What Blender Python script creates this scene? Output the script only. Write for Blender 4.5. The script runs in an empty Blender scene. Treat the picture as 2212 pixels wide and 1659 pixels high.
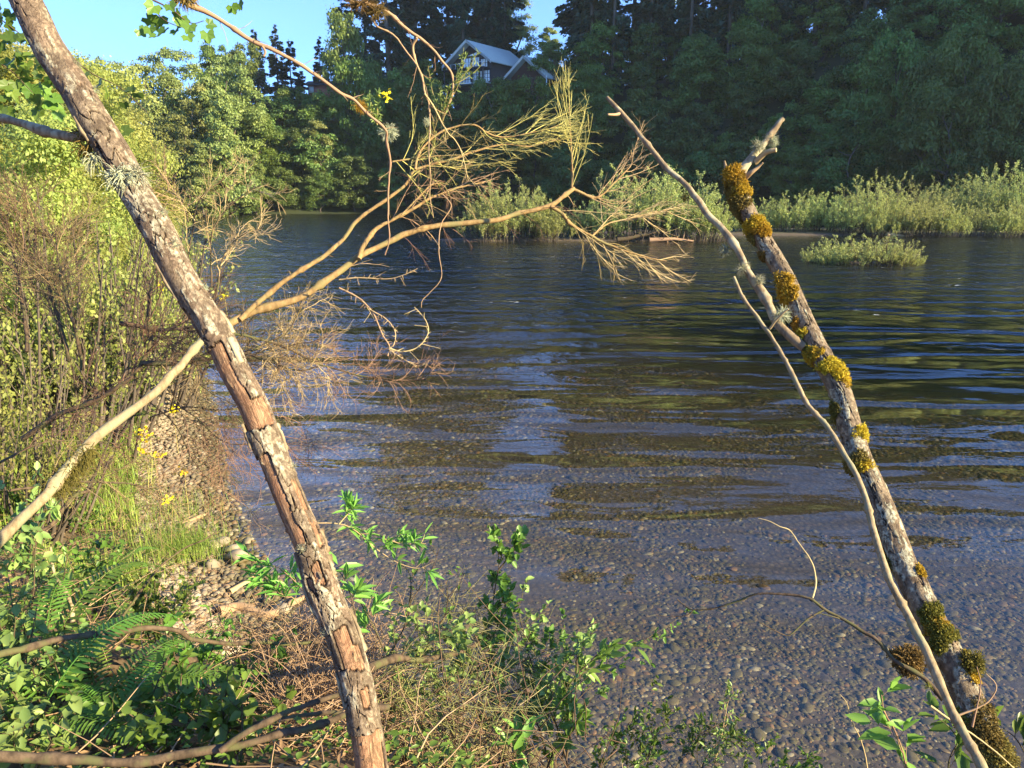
import bpy, math, random
import numpy as np
from mathutils import Vector, Matrix

# ------------------------------------------------------------------ camera, sky, sun, exposure
SC = bpy.context.scene
COL = SC.collection
CAMZ, PITCH, FPX = 3.2, math.radians(13.95), 1661.0          # FPX: focal length for a frame 2212 wide
cam_d = bpy.data.cameras.new('camera'); cam = bpy.data.objects.new('camera', cam_d); COL.objects.link(cam)
cam.location = (0, 0, CAMZ); cam.rotation_euler = (math.radians(90) - PITCH, 0, 0)
cam_d.sensor_width = 36.0; cam_d.lens = 36.0 * FPX / 2212.0; cam_d.clip_start = 0.05; cam_d.clip_end = 3000
SC.camera = cam
SUN_AZ, SUN_EL = math.radians(114), math.radians(21)
W = bpy.data.worlds.new("World"); SC.world = W; W.use_nodes = True
_s = W.node_tree.nodes.new('ShaderNodeTexSky'); _s.sky_type = 'NISHITA'; _s.sun_disc = False
_s.sun_elevation = SUN_EL; _s.sun_rotation = SUN_AZ; _s.air_density = 1.0; _s.dust_density = 0.15; _s.ozone_density = 1.0
_n = W.node_tree.nodes; _tc = _n.new('ShaderNodeTexCoord'); _mp = _n.new('ShaderNodeMapping')      # lift the sampling height: an even blue down to the horizon
_mp.inputs['Scale'].default_value = (1, 1, .95); _mp.inputs['Location'].default_value = (0, 0, .18)
W.node_tree.links.new(_tc.outputs['Generated'], _mp.inputs[0]); W.node_tree.links.new(_mp.outputs[0], _s.inputs[0])
_mx = _n.new('ShaderNodeMix'); _mx.data_type = 'RGBA'; _mx.blend_type = 'MULTIPLY'; _mx.inputs[0].default_value = 1; _mx.inputs[7].default_value = (.49, .68, 1.03, 1)
W.node_tree.links.new(_s.outputs[0], _mx.inputs[6]); W.node_tree.links.new(_mx.outputs[2], W.node_tree.nodes['Background'].inputs[0])
W.node_tree.nodes['Background'].inputs[1].default_value = 0.15
sd = bpy.data.lights.new('sun', 'SUN'); sd.energy = 5.0; sd.angle = math.radians(0.6); sd.color = (1.0, 0.83, 0.50)
sun = bpy.data.objects.new('sun', sd); COL.objects.link(sun)
SUNV = Vector((math.sin(SUN_AZ) * math.cos(SUN_EL), math.cos(SUN_AZ) * math.cos(SUN_EL), math.sin(SUN_EL)))
sun.rotation_euler = SUNV.to_track_quat('Z', 'Y').to_euler(); sun.location = (40, -10, 30)
SC.view_settings.view_transform = 'Standard'; SC.view_settings.look = 'None'
SC.view_settings.exposure = 1.8; SC.view_settings.gamma = 1.0
SC.render.engine = 'CYCLES'
SC.cycles.max_bounces = 6; SC.cycles.diffuse_bounces = 3; SC.cycles.glossy_bounces = 3
SC.cycles.transmission_bounces = 4; SC.cycles.transparent_max_bounces = 8; SC.cycles.volume_bounces = 0
SC.cycles.caustics_reflective = False; SC.cycles.caustics_refractive = False; SC.cycles.sample_clamp_indirect = 4.0
SC.cycles.use_denoising = True

# ------------------------------------------------------------------ numpy helpers
def A(x): return np.asarray(x, dtype=np.float64)
def unit(v): return v / np.maximum(np.linalg.norm(v, axis=-1, keepdims=True), 1e-9)
def ss(a, b, x): t = np.clip((x - a) / (b - a), 0, 1); return t * t * (3 - 2 * t)
CP, SP = math.cos(PITCH), math.sin(PITCH)
def P(u, v, d):
    """point seen at (u,v) of a 2212x1659 view, d metres along the camera axis"""
    a = (u - 1106.0) / FPX; b = (829.5 - v) / FPX
    return np.array((d * a, d * (CP + b * SP), CAMZ + d * (b * CP - SP)))
def PP(rows, d0=None, d1=None):
    """polyline; rows (u,v) with depth from d0 to d1, or (u,v,d)"""
    n = len(rows); out = []
    for i, r in enumerate(rows):
        d = r[2] if len(r) > 2 else d0 + (d1 - d0) * i / max(n - 1, 1)
        out.append(P(r[0], r[1], d))
    return A(out)
def smooth(pts, k=6):
    pts = A(pts); n = len(pts)
    if n < 3:
        t = np.linspace(0, 1, k + 1)[:, None]; return pts[0] * (1 - t) + pts[-1] * t
    q = np.vstack([2 * pts[0] - pts[1], pts, 2 * pts[-1] - pts[-2]]); out = []
    for i in range(n - 1):
        p0, p1, p2, p3 = q[i:i + 4]
        for j in range(k):
            t = j / k
            out.append(0.5 * (2 * p1 + (p2 - p0) * t + (2 * p0 - 5 * p1 + 4 * p2 - p3) * t * t + (3 * p1 - p0 - 3 * p2 + p3) * t ** 3))
    out.append(pts[-1]); return A(out)
def resample(p, n):
    d = np.r_[0, np.cumsum(np.linalg.norm(np.diff(p, axis=0), axis=1))]; t = np.linspace(0, d[-1], n)
    return np.stack([np.interp(t, d, p[:, i]) for i in range(3)], 1)
def _h(ix, iy, iz, s):
    n = (ix * 374761393 + iy * 668265263 + iz * 2147483647 + s * 1274126177) & 0xffffffff
    n = ((n ^ (n >> 13)) * 1274126177) & 0xffffffff; n = ((n ^ (n >> 15)) * 2246822519) & 0xffffffff
    return ((n ^ (n >> 16)) & 0xffffff) / 16777215.0
def vn(x, y, z=0.0, s=0):
    x, y, z = np.broadcast_arrays(A(x), A(y), A(z)); i = [np.floor(q).astype(np.int64) for q in (x, y, z)]
    f = [q - j for q, j in zip((x, y, z), i)]; f = [t * t * (3 - 2 * t) for t in f]; r = 0
    for a in (0, 1):
        for b in (0, 1):
            for c in (0, 1):
                w = (f[0] if a else 1 - f[0]) * (f[1] if b else 1 - f[1]) * (f[2] if c else 1 - f[2])
                r = r + w * _h(i[0] + a, i[1] + b, i[2] + c, s)
    return r
def fbm(x, y, z=0.0, o=4, s=0):
    r = 0; a = 0.5; k = 1.0
    for j in range(o): r = r + a * vn(A(x) * k, A(y) * k, A(z) * k, s + j); a *= .5; k *= 2.03
    return r
def cells(x, y, px=0, s=0):
    """F1 and F2 distances and a cell random for 2-D cells; px = period in x (cells)"""
    ix, iy = np.floor(x).astype(np.int64), np.floor(y).astype(np.int64)
    f1 = np.full(x.shape, 9.0); f2 = f1.copy(); rid = np.zeros(x.shape)
    for a in (-1, 0, 1):
        for b in (-1, 0, 1):
            cx, cy = ix + a, iy + b; kx = cx % px if px else cx
            jx, jy = _h(kx, cy, 0 * cx, s), _h(kx, cy, 0 * cx + 1, s)
            d = np.hypot(cx + .1 + .8 * jx - x, cy + .1 + .8 * jy - y); r = _h(kx, cy, 0 * cx + 2, s)
            n1 = d < f1; f2 = np.where(n1, f1, np.minimum(f2, d)); rid = np.where(n1, r, rid); f1 = np.where(n1, d, f1)
    return f1, f2, rid
RNG = np.random.default_rng(7)

# ------------------------------------------------------------------ mesh builder
class MB:
    def __init__(s): s.v, s.f, s.a, s.n = [], [], [], 0
    def add(s, v, faces, rnd=0.5):
        v = A(v).reshape(-1, 3); faces = np.asarray(faces, dtype=np.int64)
        s.v.append(v); s.f.append(faces + s.n); s.a.append(np.broadcast_to(A(rnd), (len(v),)).copy()); s.n += len(v)
    def quads(s, q, rnd=0.5):
        """q (M,4,3); rnd scalar or (M,)"""
        m = len(q); s.add(q.reshape(-1, 3), np.arange(4 * m).reshape(m, 4), np.repeat(np.broadcast_to(A(rnd), (m,)), 4))
    def tubes(s, p, r, seg=4, rnd=0.5, ref=None, cap=False):
        """p (M,K,3) centre lines, r (M,K) radii"""
        p = A(p)
        if p.ndim == 2: p = p[None]
        M, K = p.shape[:2]; r = np.broadcast_to(A(r), (M, K))
        t = unit(np.gradient(p, axis=1)); ov = unit(p[:, -1] - p[:, 0])
        if ref is None:
            ref = np.zeros((M, 3)); k = np.argmin(np.abs(ov), axis=1); ref[np.arange(M), k] = 1
        ref = np.broadcast_to(A(ref), (M, 3))[:, None, :]
        n1 = unit(np.cross(t, ref)); n2 = np.cross(n1, t)
        th = np.arange(seg) * 2 * math.pi / seg
        ring = p[:, :, None] + r[:, :, None, None] * (n1[:, :, None] * np.cos(th)[None, None, :, None] + n2[:, :, None] * np.sin(th)[None, None, :, None])
        i = np.arange(M)[:, None, None] * K * seg; k = np.arange(K - 1)[None, :, None] * seg; j = np.arange(seg)[None, None, :]; j2 = (j + 1) % seg
        f = np.stack([i + k + j, i + k + j2, i + k + seg + j2, i + k + seg + j], -1).reshape(-1, 4)
        s.add(ring.reshape(-1, 3), f, np.repeat(np.broadcast_to(A(rnd), (M,)), K * seg))
        if cap and M == 1:
            c = p[0, -1] + t[0, -1] * r[0, -1] * .25
            v = np.vstack([ring[0, -1], c]); s.add(v, [[q, (q + 1) % seg, seg, seg] for q in range(seg)])
            v = np.vstack([ring[0, 0], p[0, 0]]); s.add(v, [[(q + 1) % seg, q, seg, seg] for q in range(seg)])
    def leaves(s, c, d, n, L, wid, rnd=0.5, fold=0.25, droop=0.0):
        """six-cornered leaves folded at the midrib; c base points, d direction, n face normal"""
        m = len(c); d = unit(d); side = unit(np.cross(d, n)); n = np.cross(side, d)
        L = np.broadcast_to(A(L), (m,))[:, None]; w = np.broadcast_to(A(wid), (m,))[:, None] * 0.5
        up = n * w * fold * 2; dz = np.array((0, 0, -1.0)) * L * droop
        tip = c + d * L + dz; l1 = c + d * L * .33 + side * w * .92 + up + dz * .15; l2 = c + d * L * .68 + side * w * .72 + up * .8 + dz * .45
        r1 = c + d * L * .33 - side * w * .92 + up + dz * .15; r2 = c + d * L * .68 - side * w * .72 + up * .8 + dz * .45
        v = np.stack([c, l1, l2, tip, r2, r1], 1).reshape(-1, 3); b = np.arange(m)[:, None] * 6
        f = np.concatenate([b + np.array([[0, 3, 2, 1]]), b + np.array([[0, 5, 4, 3]])])
        s.add(v, f, np.repeat(np.broadcast_to(A(rnd), (m,)), 6))
    def box(s, x0, x1, y0, y1, z0, z1, rnd=.5):
        v = [(x, y, z) for z in (z0, z1) for y in (y0, y1) for x in (x0, x1)]
        s.add(v, [[0, 2, 3, 1], [4, 5, 7, 6], [0, 1, 5, 4], [2, 6, 7, 3], [0, 4, 6, 2], [1, 3, 7, 5]], rnd)
    def mesh(s, name, mat, smooth_=False, attrs=None):
        v = np.concatenate(s.v); f = np.concatenate(s.f); me = bpy.data.meshes.new(name)
        tri = f[:, 2] == f[:, 3]
        if tri.any():
            fs = [list(map(int, r[:3])) if r[2] == r[3] else list(map(int, r)) for r in f]
            me.from_pydata(v.tolist(), [], fs)
        else:
            me.vertices.add(len(v)); me.vertices.foreach_set('co', v.astype(np.float32).ravel())
            me.loops.add(f.size); me.loops.foreach_set('vertex_index', f.astype(np.int32).ravel())
            me.polygons.add(len(f)); me.polygons.foreach_set('loop_start', np.arange(0, f.size, 4, dtype=np.int32))
            me.polygons.foreach_set('loop_total', np.full(len(f), 4, dtype=np.int32)); me.update(calc_edges=True)
        at = me.attributes.new('rnd', 'FLOAT', 'POINT'); at.data.foreach_set('value', np.concatenate(s.a).astype(np.float32))
        for k, val in (attrs or {}).items():
            at = me.attributes.new(k, 'FLOAT', 'POINT'); at.data.foreach_set('value', A(val).astype(np.float32).ravel())
        if smooth_: me.polygons.foreach_set('use_smooth', np.ones(len(me.polygons), dtype=bool))
        me.materials.append(mat); me.update(); return me
    def obj(s, name, mat, parent=None, smooth_=False, attrs=None):
        o = bpy.data.objects.new(name, s.mesh(name, mat, smooth_, attrs)); COL.objects.link(o)
        if parent: o.parent = parent
        return o
def link(name, me, parent=None):
    o = bpy.data.objects.new(name, me); COL.objects.link(o)
    if parent: o.parent = parent
    return o
def tag(o, label=None, cat=None, group=None, kind=None):
    for k, v in (('label', label), ('category', cat), ('group', group), ('kind', kind)):
        if v: o[k] = v
    return o
def empty(name, loc, label, cat, group=None, rz=0, sc=1.0):
    o = bpy.data.objects.new(name, None); COL.objects.link(o); o.location = loc; o.rotation_euler.z = rz; o.scale = (sc,) * 3 if not hasattr(sc, '__len__') else sc
    o.empty_display_size = .1
    return tag(o, label, cat, group)
def at_world(o, parent):
    """child keeps world coordinates under an unrotated, unscaled parent"""
    o.location = -Vector(parent.location); return o
def copy_thing(root, loc, rz, sc, label, group=None):
    c = root.copy(); COL.objects.link(c); c.location = loc; c.rotation_euler = (0, 0, rz); c.scale = sc if hasattr(sc, '__len__') else (sc,) * 3
    c['label'] = label
    if group: c['group'] = group
    for ch in root.children:
        d = ch.copy(); COL.objects.link(d); d.parent = c
        for g in ch.children:
            e = g.copy(); COL.objects.link(e); e.parent = d
    return c
def grid_quads(nx, ny):
    i = np.arange(nx - 1)[None, :] + np.arange(ny - 1)[:, None] * nx
    return np.stack([i, i + 1, i + 1 + nx, i + nx], -1).reshape(-1, 4)

# growth of many curved shoots at once
def sprout(par, cnt, t0, t1, ang, L0, L1, K=5, bend=.25, up=0.0, rng=RNG, taper=.55, pull=None):
    """par (M,K,3) -> children (M*cnt,K,3)"""
    M, KK = par.shape[:2]; m = M * cnt; pi = np.repeat(np.arange(M), cnt)
    t = t0 + (t1 - t0) * ((np.tile(np.arange(cnt), M) + rng.random(m)) / cnt); x = t * (KK - 1); i = np.minimum(x.astype(int), KK - 2); f = (x - i)[:, None]
    st = par[pi, i] * (1 - f) + par[pi, i + 1] * f; tan = unit(par[pi, i + 1] - par[pi, i])
    rv = unit(rng.normal(size=(m, 3))); side = unit(np.cross(tan, rv)); a = np.radians(ang) * (.6 + .8 * rng.random(m))[:, None]
    d = tan * np.cos(a) + side * np.sin(a)
    L = (L0 + (L1 - L0) * rng.random(m)) * (1 - taper * t); return shoots(st, d, L, K, bend, up, rng, pull)
def shoots(st, d, L, K=5, bend=.25, up=0.0, rng=RNG, pull=None):
    m = len(st); d = unit(A(d)); out = [A(st)]; step = (A(L) / (K - 1)).reshape(-1, 1) * np.ones((m, 1))
    for k in range(K - 1):
        d = unit(d + bend * rng.normal(size=(m, 3)) * .6 + np.array((0, 0, up)) + (0 if pull is None else A(pull)))
        out.append(out[-1] + d * step)
    return np.stack(out, 1)
def taper(m, K, r0, r1): return np.broadcast_to(np.linspace(r0, r1, K)[None], (m, K))

# ------------------------------------------------------------------ materials
def newmat(name):
    m = bpy.data.materials.new(name); m.use_nodes = True; nt = m.node_tree; nt.nodes.clear()
    out = nt.nodes.new('ShaderNodeOutputMaterial'); return m, nt, out
def N(nt, typ, ins=None, **kw):
    n = nt.nodes.new(typ)
    for k, v in kw.items(): setattr(n, k, v)
    for k, v in (ins or {}).items():
        if isinstance(v, bpy.types.NodeSocket): nt.links.new(v, n.inputs[k])
        else: n.inputs[k].default_value = v
    return n
def rgba(c): return (c[0], c[1], c[2], 1)
def ramp(nt, fac, stops):
    n = nt.nodes.new('ShaderNodeValToRGB'); nt.links.new(fac, n.inputs[0]); e = n.color_ramp.elements
    while len(e) < len(stops): e.new(.5)
    for q, (p, c) in zip(e, stops): q.position = p; q.color = rgba(c) if hasattr(c, '__len__') else (c, c, c, 1)
    return n.outputs[0]
def mix(nt, f, a, b, bt='MIX'):
    n = nt.nodes.new('ShaderNodeMix'); n.data_type = 'RGBA'; n.blend_type = bt
    for i, v in ((0, f), (6, a), (7, b)):
        if isinstance(v, bpy.types.NodeSocket): nt.links.new(v, n.inputs[i])
        else: n.inputs[i].default_value = v if i == 0 else rgba(v)
    return n.outputs[2]
def mth(nt, op, a, b=0.0, c=0.0, clamp=False):
    n = nt.nodes.new('ShaderNodeMath'); n.operation = op; n.use_clamp = clamp
    for i, v in enumerate((a, b, c)):
        if isinstance(v, bpy.types.NodeSocket): nt.links.new(v, n.inputs[i])
        else: n.inputs[i].default_value = v
    return n.outputs[0]
def attr(nt, name): return N(nt, 'ShaderNodeAttribute', attribute_name=name).outputs['Fac']
def noise(nt, vec, scale, detail=3, rough=.55, dist=0.0):
    return N(nt, 'ShaderNodeTexNoise', {'Vector': vec, 'Scale': scale, 'Detail': detail, 'Roughness': rough, 'Distortion': dist}).outputs['Fac']
def opos(nt): return N(nt, 'ShaderNodeTexCoord').outputs['Object']
def gpos(nt): return N(nt, 'ShaderNodeNewGeometry').outputs['Position']
def leafmat(name, dark, light, accent=None, trans=.35, rough=.5, nscale=1.0, spec=.35):
    m, nt, out = newmat(name); r = attr(nt, 'rnd'); nz = noise(nt, gpos(nt), nscale, 2)
    oi = N(nt, 'ShaderNodeObjectInfo').outputs['Random']
    f = mth(nt, 'ADD', mth(nt, 'MULTIPLY', r, .55), mth(nt, 'MULTIPLY', nz, .55))
    st = [(.2, dark), (.85, light)]
    if accent: st.append((.97, accent))
    c = ramp(nt, f, st)
    hs = N(nt, 'ShaderNodeHueSaturation', {'Hue': mth(nt, 'MULTIPLY_ADD', oi, .05, .475), 'Value': mth(nt, 'MULTIPLY_ADD', oi, .5, .75), 'Color': c}).outputs[0]
    b = N(nt, 'ShaderNodeBsdfPrincipled', {'Base Color': hs, 'Roughness': rough, 'Specular IOR Level': spec})
    t = N(nt, 'ShaderNodeBsdfTranslucent', {'Color': mix(nt, .5, hs, tuple(min(1, x * 1.35) for x in light))})
    s = N(nt, 'ShaderNodeMixShader', {0: trans, 1: b.outputs[0], 2: t.outputs[0]}); nt.links.new(s.outputs[0], out.inputs[0]); return m
def barkmat(name, c1, c2, c3=None, scale=30.0, bump=.003, stretch=.35):
    m, nt, out = newmat(name); mp = N(nt, 'ShaderNodeMapping', {'Vector': opos(nt), 'Scale': (1, 1, stretch)}).outputs[0]
    n1 = noise(nt, mp, scale, 5, .65); n2 = noise(nt, opos(nt), scale * .28, 3); r = attr(nt, 'rnd')
    c = mix(nt, ramp(nt, n1, [(.35, 0.0), (.65, 1.0)]), c1, c2)
    if c3: c = mix(nt, ramp(nt, n2, [(.5, 0.0), (.62, 1.0)]), c, c3)
    c = mix(nt, mth(nt, 'MULTIPLY', r, .35), c, tuple(x * .45 for x in c1))
    bp = N(nt, 'ShaderNodeBump', {'Height': n1, 'Distance': bump, 'Strength': .8})
    b = N(nt, 'ShaderNodeBsdfPrincipled', {'Base Color': c, 'Roughness': .85, 'Specular IOR Level': .2, 'Normal': bp.outputs[0]})
    nt.links.new(b.outputs[0], out.inputs[0]); return m
def plain(name, c, rough=.7, metal=0.0, spec=.4, nz=0.0, scale=8):
    m, nt, out = newmat(name)
    col = mix(nt, noise(nt, opos(nt), scale, 4), tuple(x * (1 - nz) for x in c), tuple(min(1, x * (1 + nz)) for x in c)) if nz else None
    b = N(nt, 'ShaderNodeBsdfPrincipled', {'Base Color': col or rgba(c), 'Roughness': rough, 'Metallic': metal, 'Specular IOR Level': spec})
    nt.links.new(b.outputs[0], out.inputs[0]); return m
M_ = {}
M_['far_leaf'] = leafmat('far_leaf', (.032, .062, .014), (.145, .215, .048), nscale=.35, trans=.25)
M_['maple_leaf'] = leafmat('maple_leaf', (.055, .10, .018), (.19, .26, .05), nscale=.35, trans=.3)
M_['pale_leaf'] = leafmat('pale_leaf', (.12, .165, .045), (.28, .31, .09), nscale=.5, trans=.3)
M_['conifer'] = leafmat('conifer', (.018, .038, .022), (.050, .082, .040), nscale=.5, trans=.08)
M_['willow'] = leafmat('willow', (.19, .25, .07), (.44, .48, .15), accent=(.54, .50, .21), nscale=.8, trans=.35)
M_['sun_leaf'] = leafmat('sun_leaf', (.17, .23, .05), (.45, .47, .13), accent=(.58, .49, .22), nscale=1.2, trans=.5)
M_['near_leaf'] = leafmat('near_leaf', (.05, .105, .018), (.17, .28, .045), nscale=3.0, trans=.35, rough=.4)
M_['pale_near'] = leafmat('pale_near', (.11, .19, .045), (.27, .36, .10), nscale=4.0, trans=.3, rough=.45)
M_['lance_leaf'] = leafmat('lance_leaf', (.10, .24, .045), (.26, .46, .09), nscale=4.0, trans=.4, rough=.4)
M_['fern'] = leafmat('fern', (.05, .14, .025), (.17, .34, .05), nscale=4.0, trans=.4)
M_['grass'] = leafmat('grass', (.13, .22, .035), (.36, .42, .085), accent=(.50, .42, .17), nscale=1.5, trans=.4)
M_['straw'] = leafmat('straw', (.30, .20, .10), (.56, .42, .23), nscale=4, trans=.1, rough=.8)
M_['litter'] = leafmat('litter', (.14, .085, .045), (.38, .25, .13), nscale=4, trans=.05, rough=.85)
M_['broom'] = leafmat('broom_twig', (.28, .25, .07), (.48, .40, .13), accent=(.55, .44, .18), nscale=6, trans=.0, rough=.7)
M_['olive_twig'] = leafmat('olive_twig', (.13, .13, .045), (.30, .27, .10), nscale=6, trans=.0, rough=.7)
M_['dead_twig'] = leafmat('dead_twig', (.085, .052, .03), (.24, .155, .085), nscale=6, trans=0, rough=.8)
M_['mid_twig'] = leafmat('mid_twig', (.17, .10, .055), (.36, .24, .13), nscale=6, trans=0, rough=.8)
M_['tan_twig'] = leafmat('tan_twig', (.27, .175, .09), (.48, .34, .18), nscale=6, trans=0, rough=.8)
M_['far_bark'] = barkmat('far_bark', (.07, .055, .045), (.16, .13, .10), scale=4)
M_['grey_bark'] = barkmat('grey_bark', (.15, .11, .065), (.36, .27, .16), (.40, .36, .23), scale=60, bump=.0012)
M_['brown_bark'] = barkmat('brown_bark', (.05, .035, .022), (.145, .10, .062), (.10, .10, .04), scale=50, bump=.0015)
M_['yellow_bark'] = barkmat('yellow_bark', (.19, .12, .05), (.37, .25, .11), (.22, .19, .08), scale=45, bump=.0028)
M_['pole_bark'] = barkmat('pole_bark', (.19, .14, .075), (.40, .31, .18), (.28, .26, .15), scale=60, bump=.0024)
M_['moss_orange'] = leafmat('moss_orange', (.26, .17, .018), (.62, .43, .04), accent=(.75, .52, .07), nscale=30, trans=.25, rough=.8)
M_['moss_green'] = leafmat('moss_green', (.09, .09, .015), (.27, .26, .04), nscale=30, trans=.25, rough=.8)
M_['moss_dark'] = leafmat('moss_dark', (.09, .075, .018), (.28, .19, .045), nscale=30, trans=.15, rough=.8)
M_['lichen'] = leafmat('lichen', (.25, .27, .16), (.50, .50, .34), nscale=30, trans=.2, rough=.8)
M_['flower'] = leafmat('flower', (.75, .50, .01), (.9, .68, .03), nscale=10, trans=.3)

# ------------------------------------------------------------------ terrain
SHORE = A([(70, -2), (30, .2), (12, 2.0), (8, 2.6), (3, 3.0), (1.2, 3.3), (-.2, 3.9), (-1.0, 4.45), (-1.75, 5.1), (-2.05, 5.7), (-2.55, 6.5), (-3.25, 7.8), (-4.2, 10), (-5.4, 13), (-7.4, 18), (-12, 28), (-20, 45), (-26, 56), (-42, 66), (-90, 74)])
def shore_d(x, y):
    """signed distance from the near shoreline: + on land, - in the river"""
    x, y = A(x), A(y); d = np.full(x.shape, 1e9)
    for (ax, ay), (bx, by) in zip(SHORE[:-1], SHORE[1:]):
        ux, uy = bx - ax, by - ay; t = np.clip(((x - ax) * ux + (y - ay) * uy) / (ux * ux + uy * uy), 0, 1)
        d = np.minimum(d, np.hypot(x - ax - t * ux, y - ay - t * uy))
    poly = np.vstack([SHORE, [(-90, -60), (70, -60)]]); ins = np.zeros(x.shape, bool)
    for (ax, ay), (bx, by) in zip(poly, np.roll(poly, -1, 0)):
        if ay == by: continue
        c = ((ay > y) != (by > y)) & (x < (bx - ax) * (y - ay) / (by - ay) + ax); ins ^= c
    return np.where(ins, d, -d)
def land(x, y):
    x, y = A(x), A(y); d = shore_d(x, y); w = ss(6.5, 3.2, y) * ss(-9, -3, x)
    wob = (fbm(x * .9, y * .9, 0, 3, 3) - .45)
    nearz = 1.72 * ss(.1, 2.3, d) + .06 * np.maximum(d - 2.3, 0) + .18 * wob * ss(.3, 1, d)
    farz = .10 * np.clip(d, 0, 1.3) + .34 * np.maximum(d - 1.3, 0) * ss(30, 10, d) + 6 * ss(6, 30, d) + .3 * wob * ss(.3, 2, d)
    up = w * nearz + (1 - w) * farz
    dep = -(.095 * np.minimum(-d, 3) + .035 * np.clip(-d - 3, 0, 8) + .11 * np.maximum(-d - 11, 0)) + .04 * wob
    return np.where(d > 0, up, np.maximum(dep, -2.6))
def hill_h(x): return np.interp(x, [-120, -85, -60, -45, -20, 0, 20, 45, 70, 90, 200], [7, 8, 10, 12.5, 18, 22, 23.5, 27, 32, 36, 40])
def hill_y(x): return np.interp(x, [-120, -60, -30, 0, 25, 50, 75, 105, 140, 200], [104, 116, 127, 127, 121, 108, 93, 68, 30, -10])
def hill(x, y):
    x, y = A(x), A(y); t = (y - hill_y(x)); h = hill_h(x)
    z = h * (.62 * ss(0, 22, t) + .38 * ss(10, 42, t)) + .4 * np.clip(t, 0, 3) / 3 - 1.2 * ss(0, -4, t)
    z = z + 1.2 * (fbm(x * .08, y * .08, 0, 3, 9) - .45) * ss(2, 12, t)
    r = np.hypot((x - 128) / 30, (y - 88) / 46)  # unseen ridge off the right edge, added to shade the far slope
    return z + 66 * ss(1.25, .25, r) * ss(0, 14, t)
def solve(fn, u, v, d0=1.0, d1=60, n=900):
    dd = d0 * (d1 / d0) ** np.linspace(0, 1, n); p = P(u, v, 1.0) - np.array((0, 0, CAMZ)); q = dd[:, None] * p[None] + np.array((0, 0, CAMZ))
    z = fn(q[:, 0], q[:, 1]); k = np.argmax(q[:, 2] < z)
    return q[k], dd[k]

def gridmesh(name, xs, ys, fn, mat, smooth_=True):
    X, Y = np.meshgrid(xs, ys); Z = fn(X, Y); b = MB(); b.add(np.stack([X, Y, Z], -1), grid_quads(len(xs), len(ys)))
    return b.obj(name, mat, smooth_=smooth_)
# one ground sheet: bank and riverbed together near the camera, coarser and wider far out
def groundmat():
    m, nt, out = newmat('bank_ground'); g = gpos(nt); z = N(nt, 'ShaderNodeSeparateXYZ', {0: g}).outputs[2]; y = N(nt, 'ShaderNodeSeparateXYZ', {0: g}).outputs[1]
    v = N(nt, 'ShaderNodeTexVoronoi', {'Vector': g, 'Scale': 17.0}); v2 = N(nt, 'ShaderNodeTexVoronoi', {'Vector': g, 'Scale': 7.0})
    peb = ramp(nt, N(nt, 'ShaderNodeSeparateColor', {0: v.outputs['Color']}).outputs[0], [(0, (.055, .045, .035)), (.35, (.11, .085, .06)), (.6, (.17, .12, .08)), (.8, (.20, .12, .075)), (1, (.28, .24, .19))])
    peb = mix(nt, ramp(nt, v.outputs['Distance'], [(.25, 0.0), (.6, .85)]), peb, (.02, .017, .012))
    peb = mix(nt, .35, peb, mix(nt, .5, N(nt, 'ShaderNodeHueSaturation', {'Color': v2.outputs['Color'], 'Saturation': .12, 'Value': .2}).outputs[0], (.10, .07, .045)))
    deep_tint = ramp(nt, mth(nt, 'ADD', mth(nt, 'MULTIPLY', z, -1.0), mth(nt, 'MULTIPLY', noise(nt, g, .6, 3), .5)), [(.65, 0.0), (1.6, .95)])  # algae-green darkening with depth, painting in light the deep water swallows
    peb = mix(nt, .45, peb, (.085, .062, .034)); bed = mix(nt, deep_tint, peb, mix(nt, noise(nt, g, 2.5, 4), (.020, .030, .012), (.075, .075, .030)))
    soil = mix(nt, ramp(nt, noise(nt, g, 9, 5), [(.35, 0.0), (.65, 1.0)]), (.06, .04, .022), (.20, .14, .08))
    far = mix(nt, ramp(nt, noise(nt, g, .7, 4), [(.35, 0.0), (.65, 1.0)]), (.09, .14, .03), (.24, .24, .08))
    soil = mix(nt, N(nt, 'ShaderNodeMapRange', {0: y, 1: 6.0, 2: 12.0}).outputs[0], soil, far)
    c = mix(nt, N(nt, 'ShaderNodeMapRange', {0: mth(nt, 'ADD', z, mth(nt, 'MULTIPLY', noise(nt, g, 3, 3), .25)), 1: .22, 2: .42}).outputs[0], bed, soil)
    h = mth(nt, 'ADD', mth(nt, 'MULTIPLY', v.outputs['Distance'], -1.0), mth(nt, 'MULTIPLY', noise(nt, g, 30, 4), .4))
    bp = N(nt, 'ShaderNodeBump', {'Height': h, 'Distance': .009, 'Strength': .9})
    b = N(nt, 'ShaderNodeBsdfPrincipled', {'Base Color': c, 'Roughness': .8, 'Specular IOR Level': .3, 'Normal': bp.outputs[0]})
    nt.links.new(b.outputs[0], out.inputs[0]); return m
GM = groundmat()
xs = np.r_[np.linspace(-90, -12, 60)[:-1], np.linspace(-12, 10, 300)[:-1], np.linspace(10, 120, 60)]
ys = np.r_[np.linspace(-30, -2, 12)[:-1], np.linspace(-2, 14, 240)[:-1], np.linspace(14, 124, 90)]
tag(gridmesh('ground', xs, ys, land, GM), kind='structure')
HM = plain('hill_soil', (.035, .045, .018), nz=.5, scale=.3)
def hillx(x, y): return hill(x, y)
tag(gridmesh('far_hillside', np.linspace(-330, 240, 191), np.linspace(8, 300, 110), lambda x, y: np.where(y > hill_y(x) - 6, hill(x, y), -1.4 - .1 * (hill_y(x) - y)), HM), kind='structure')

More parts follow.
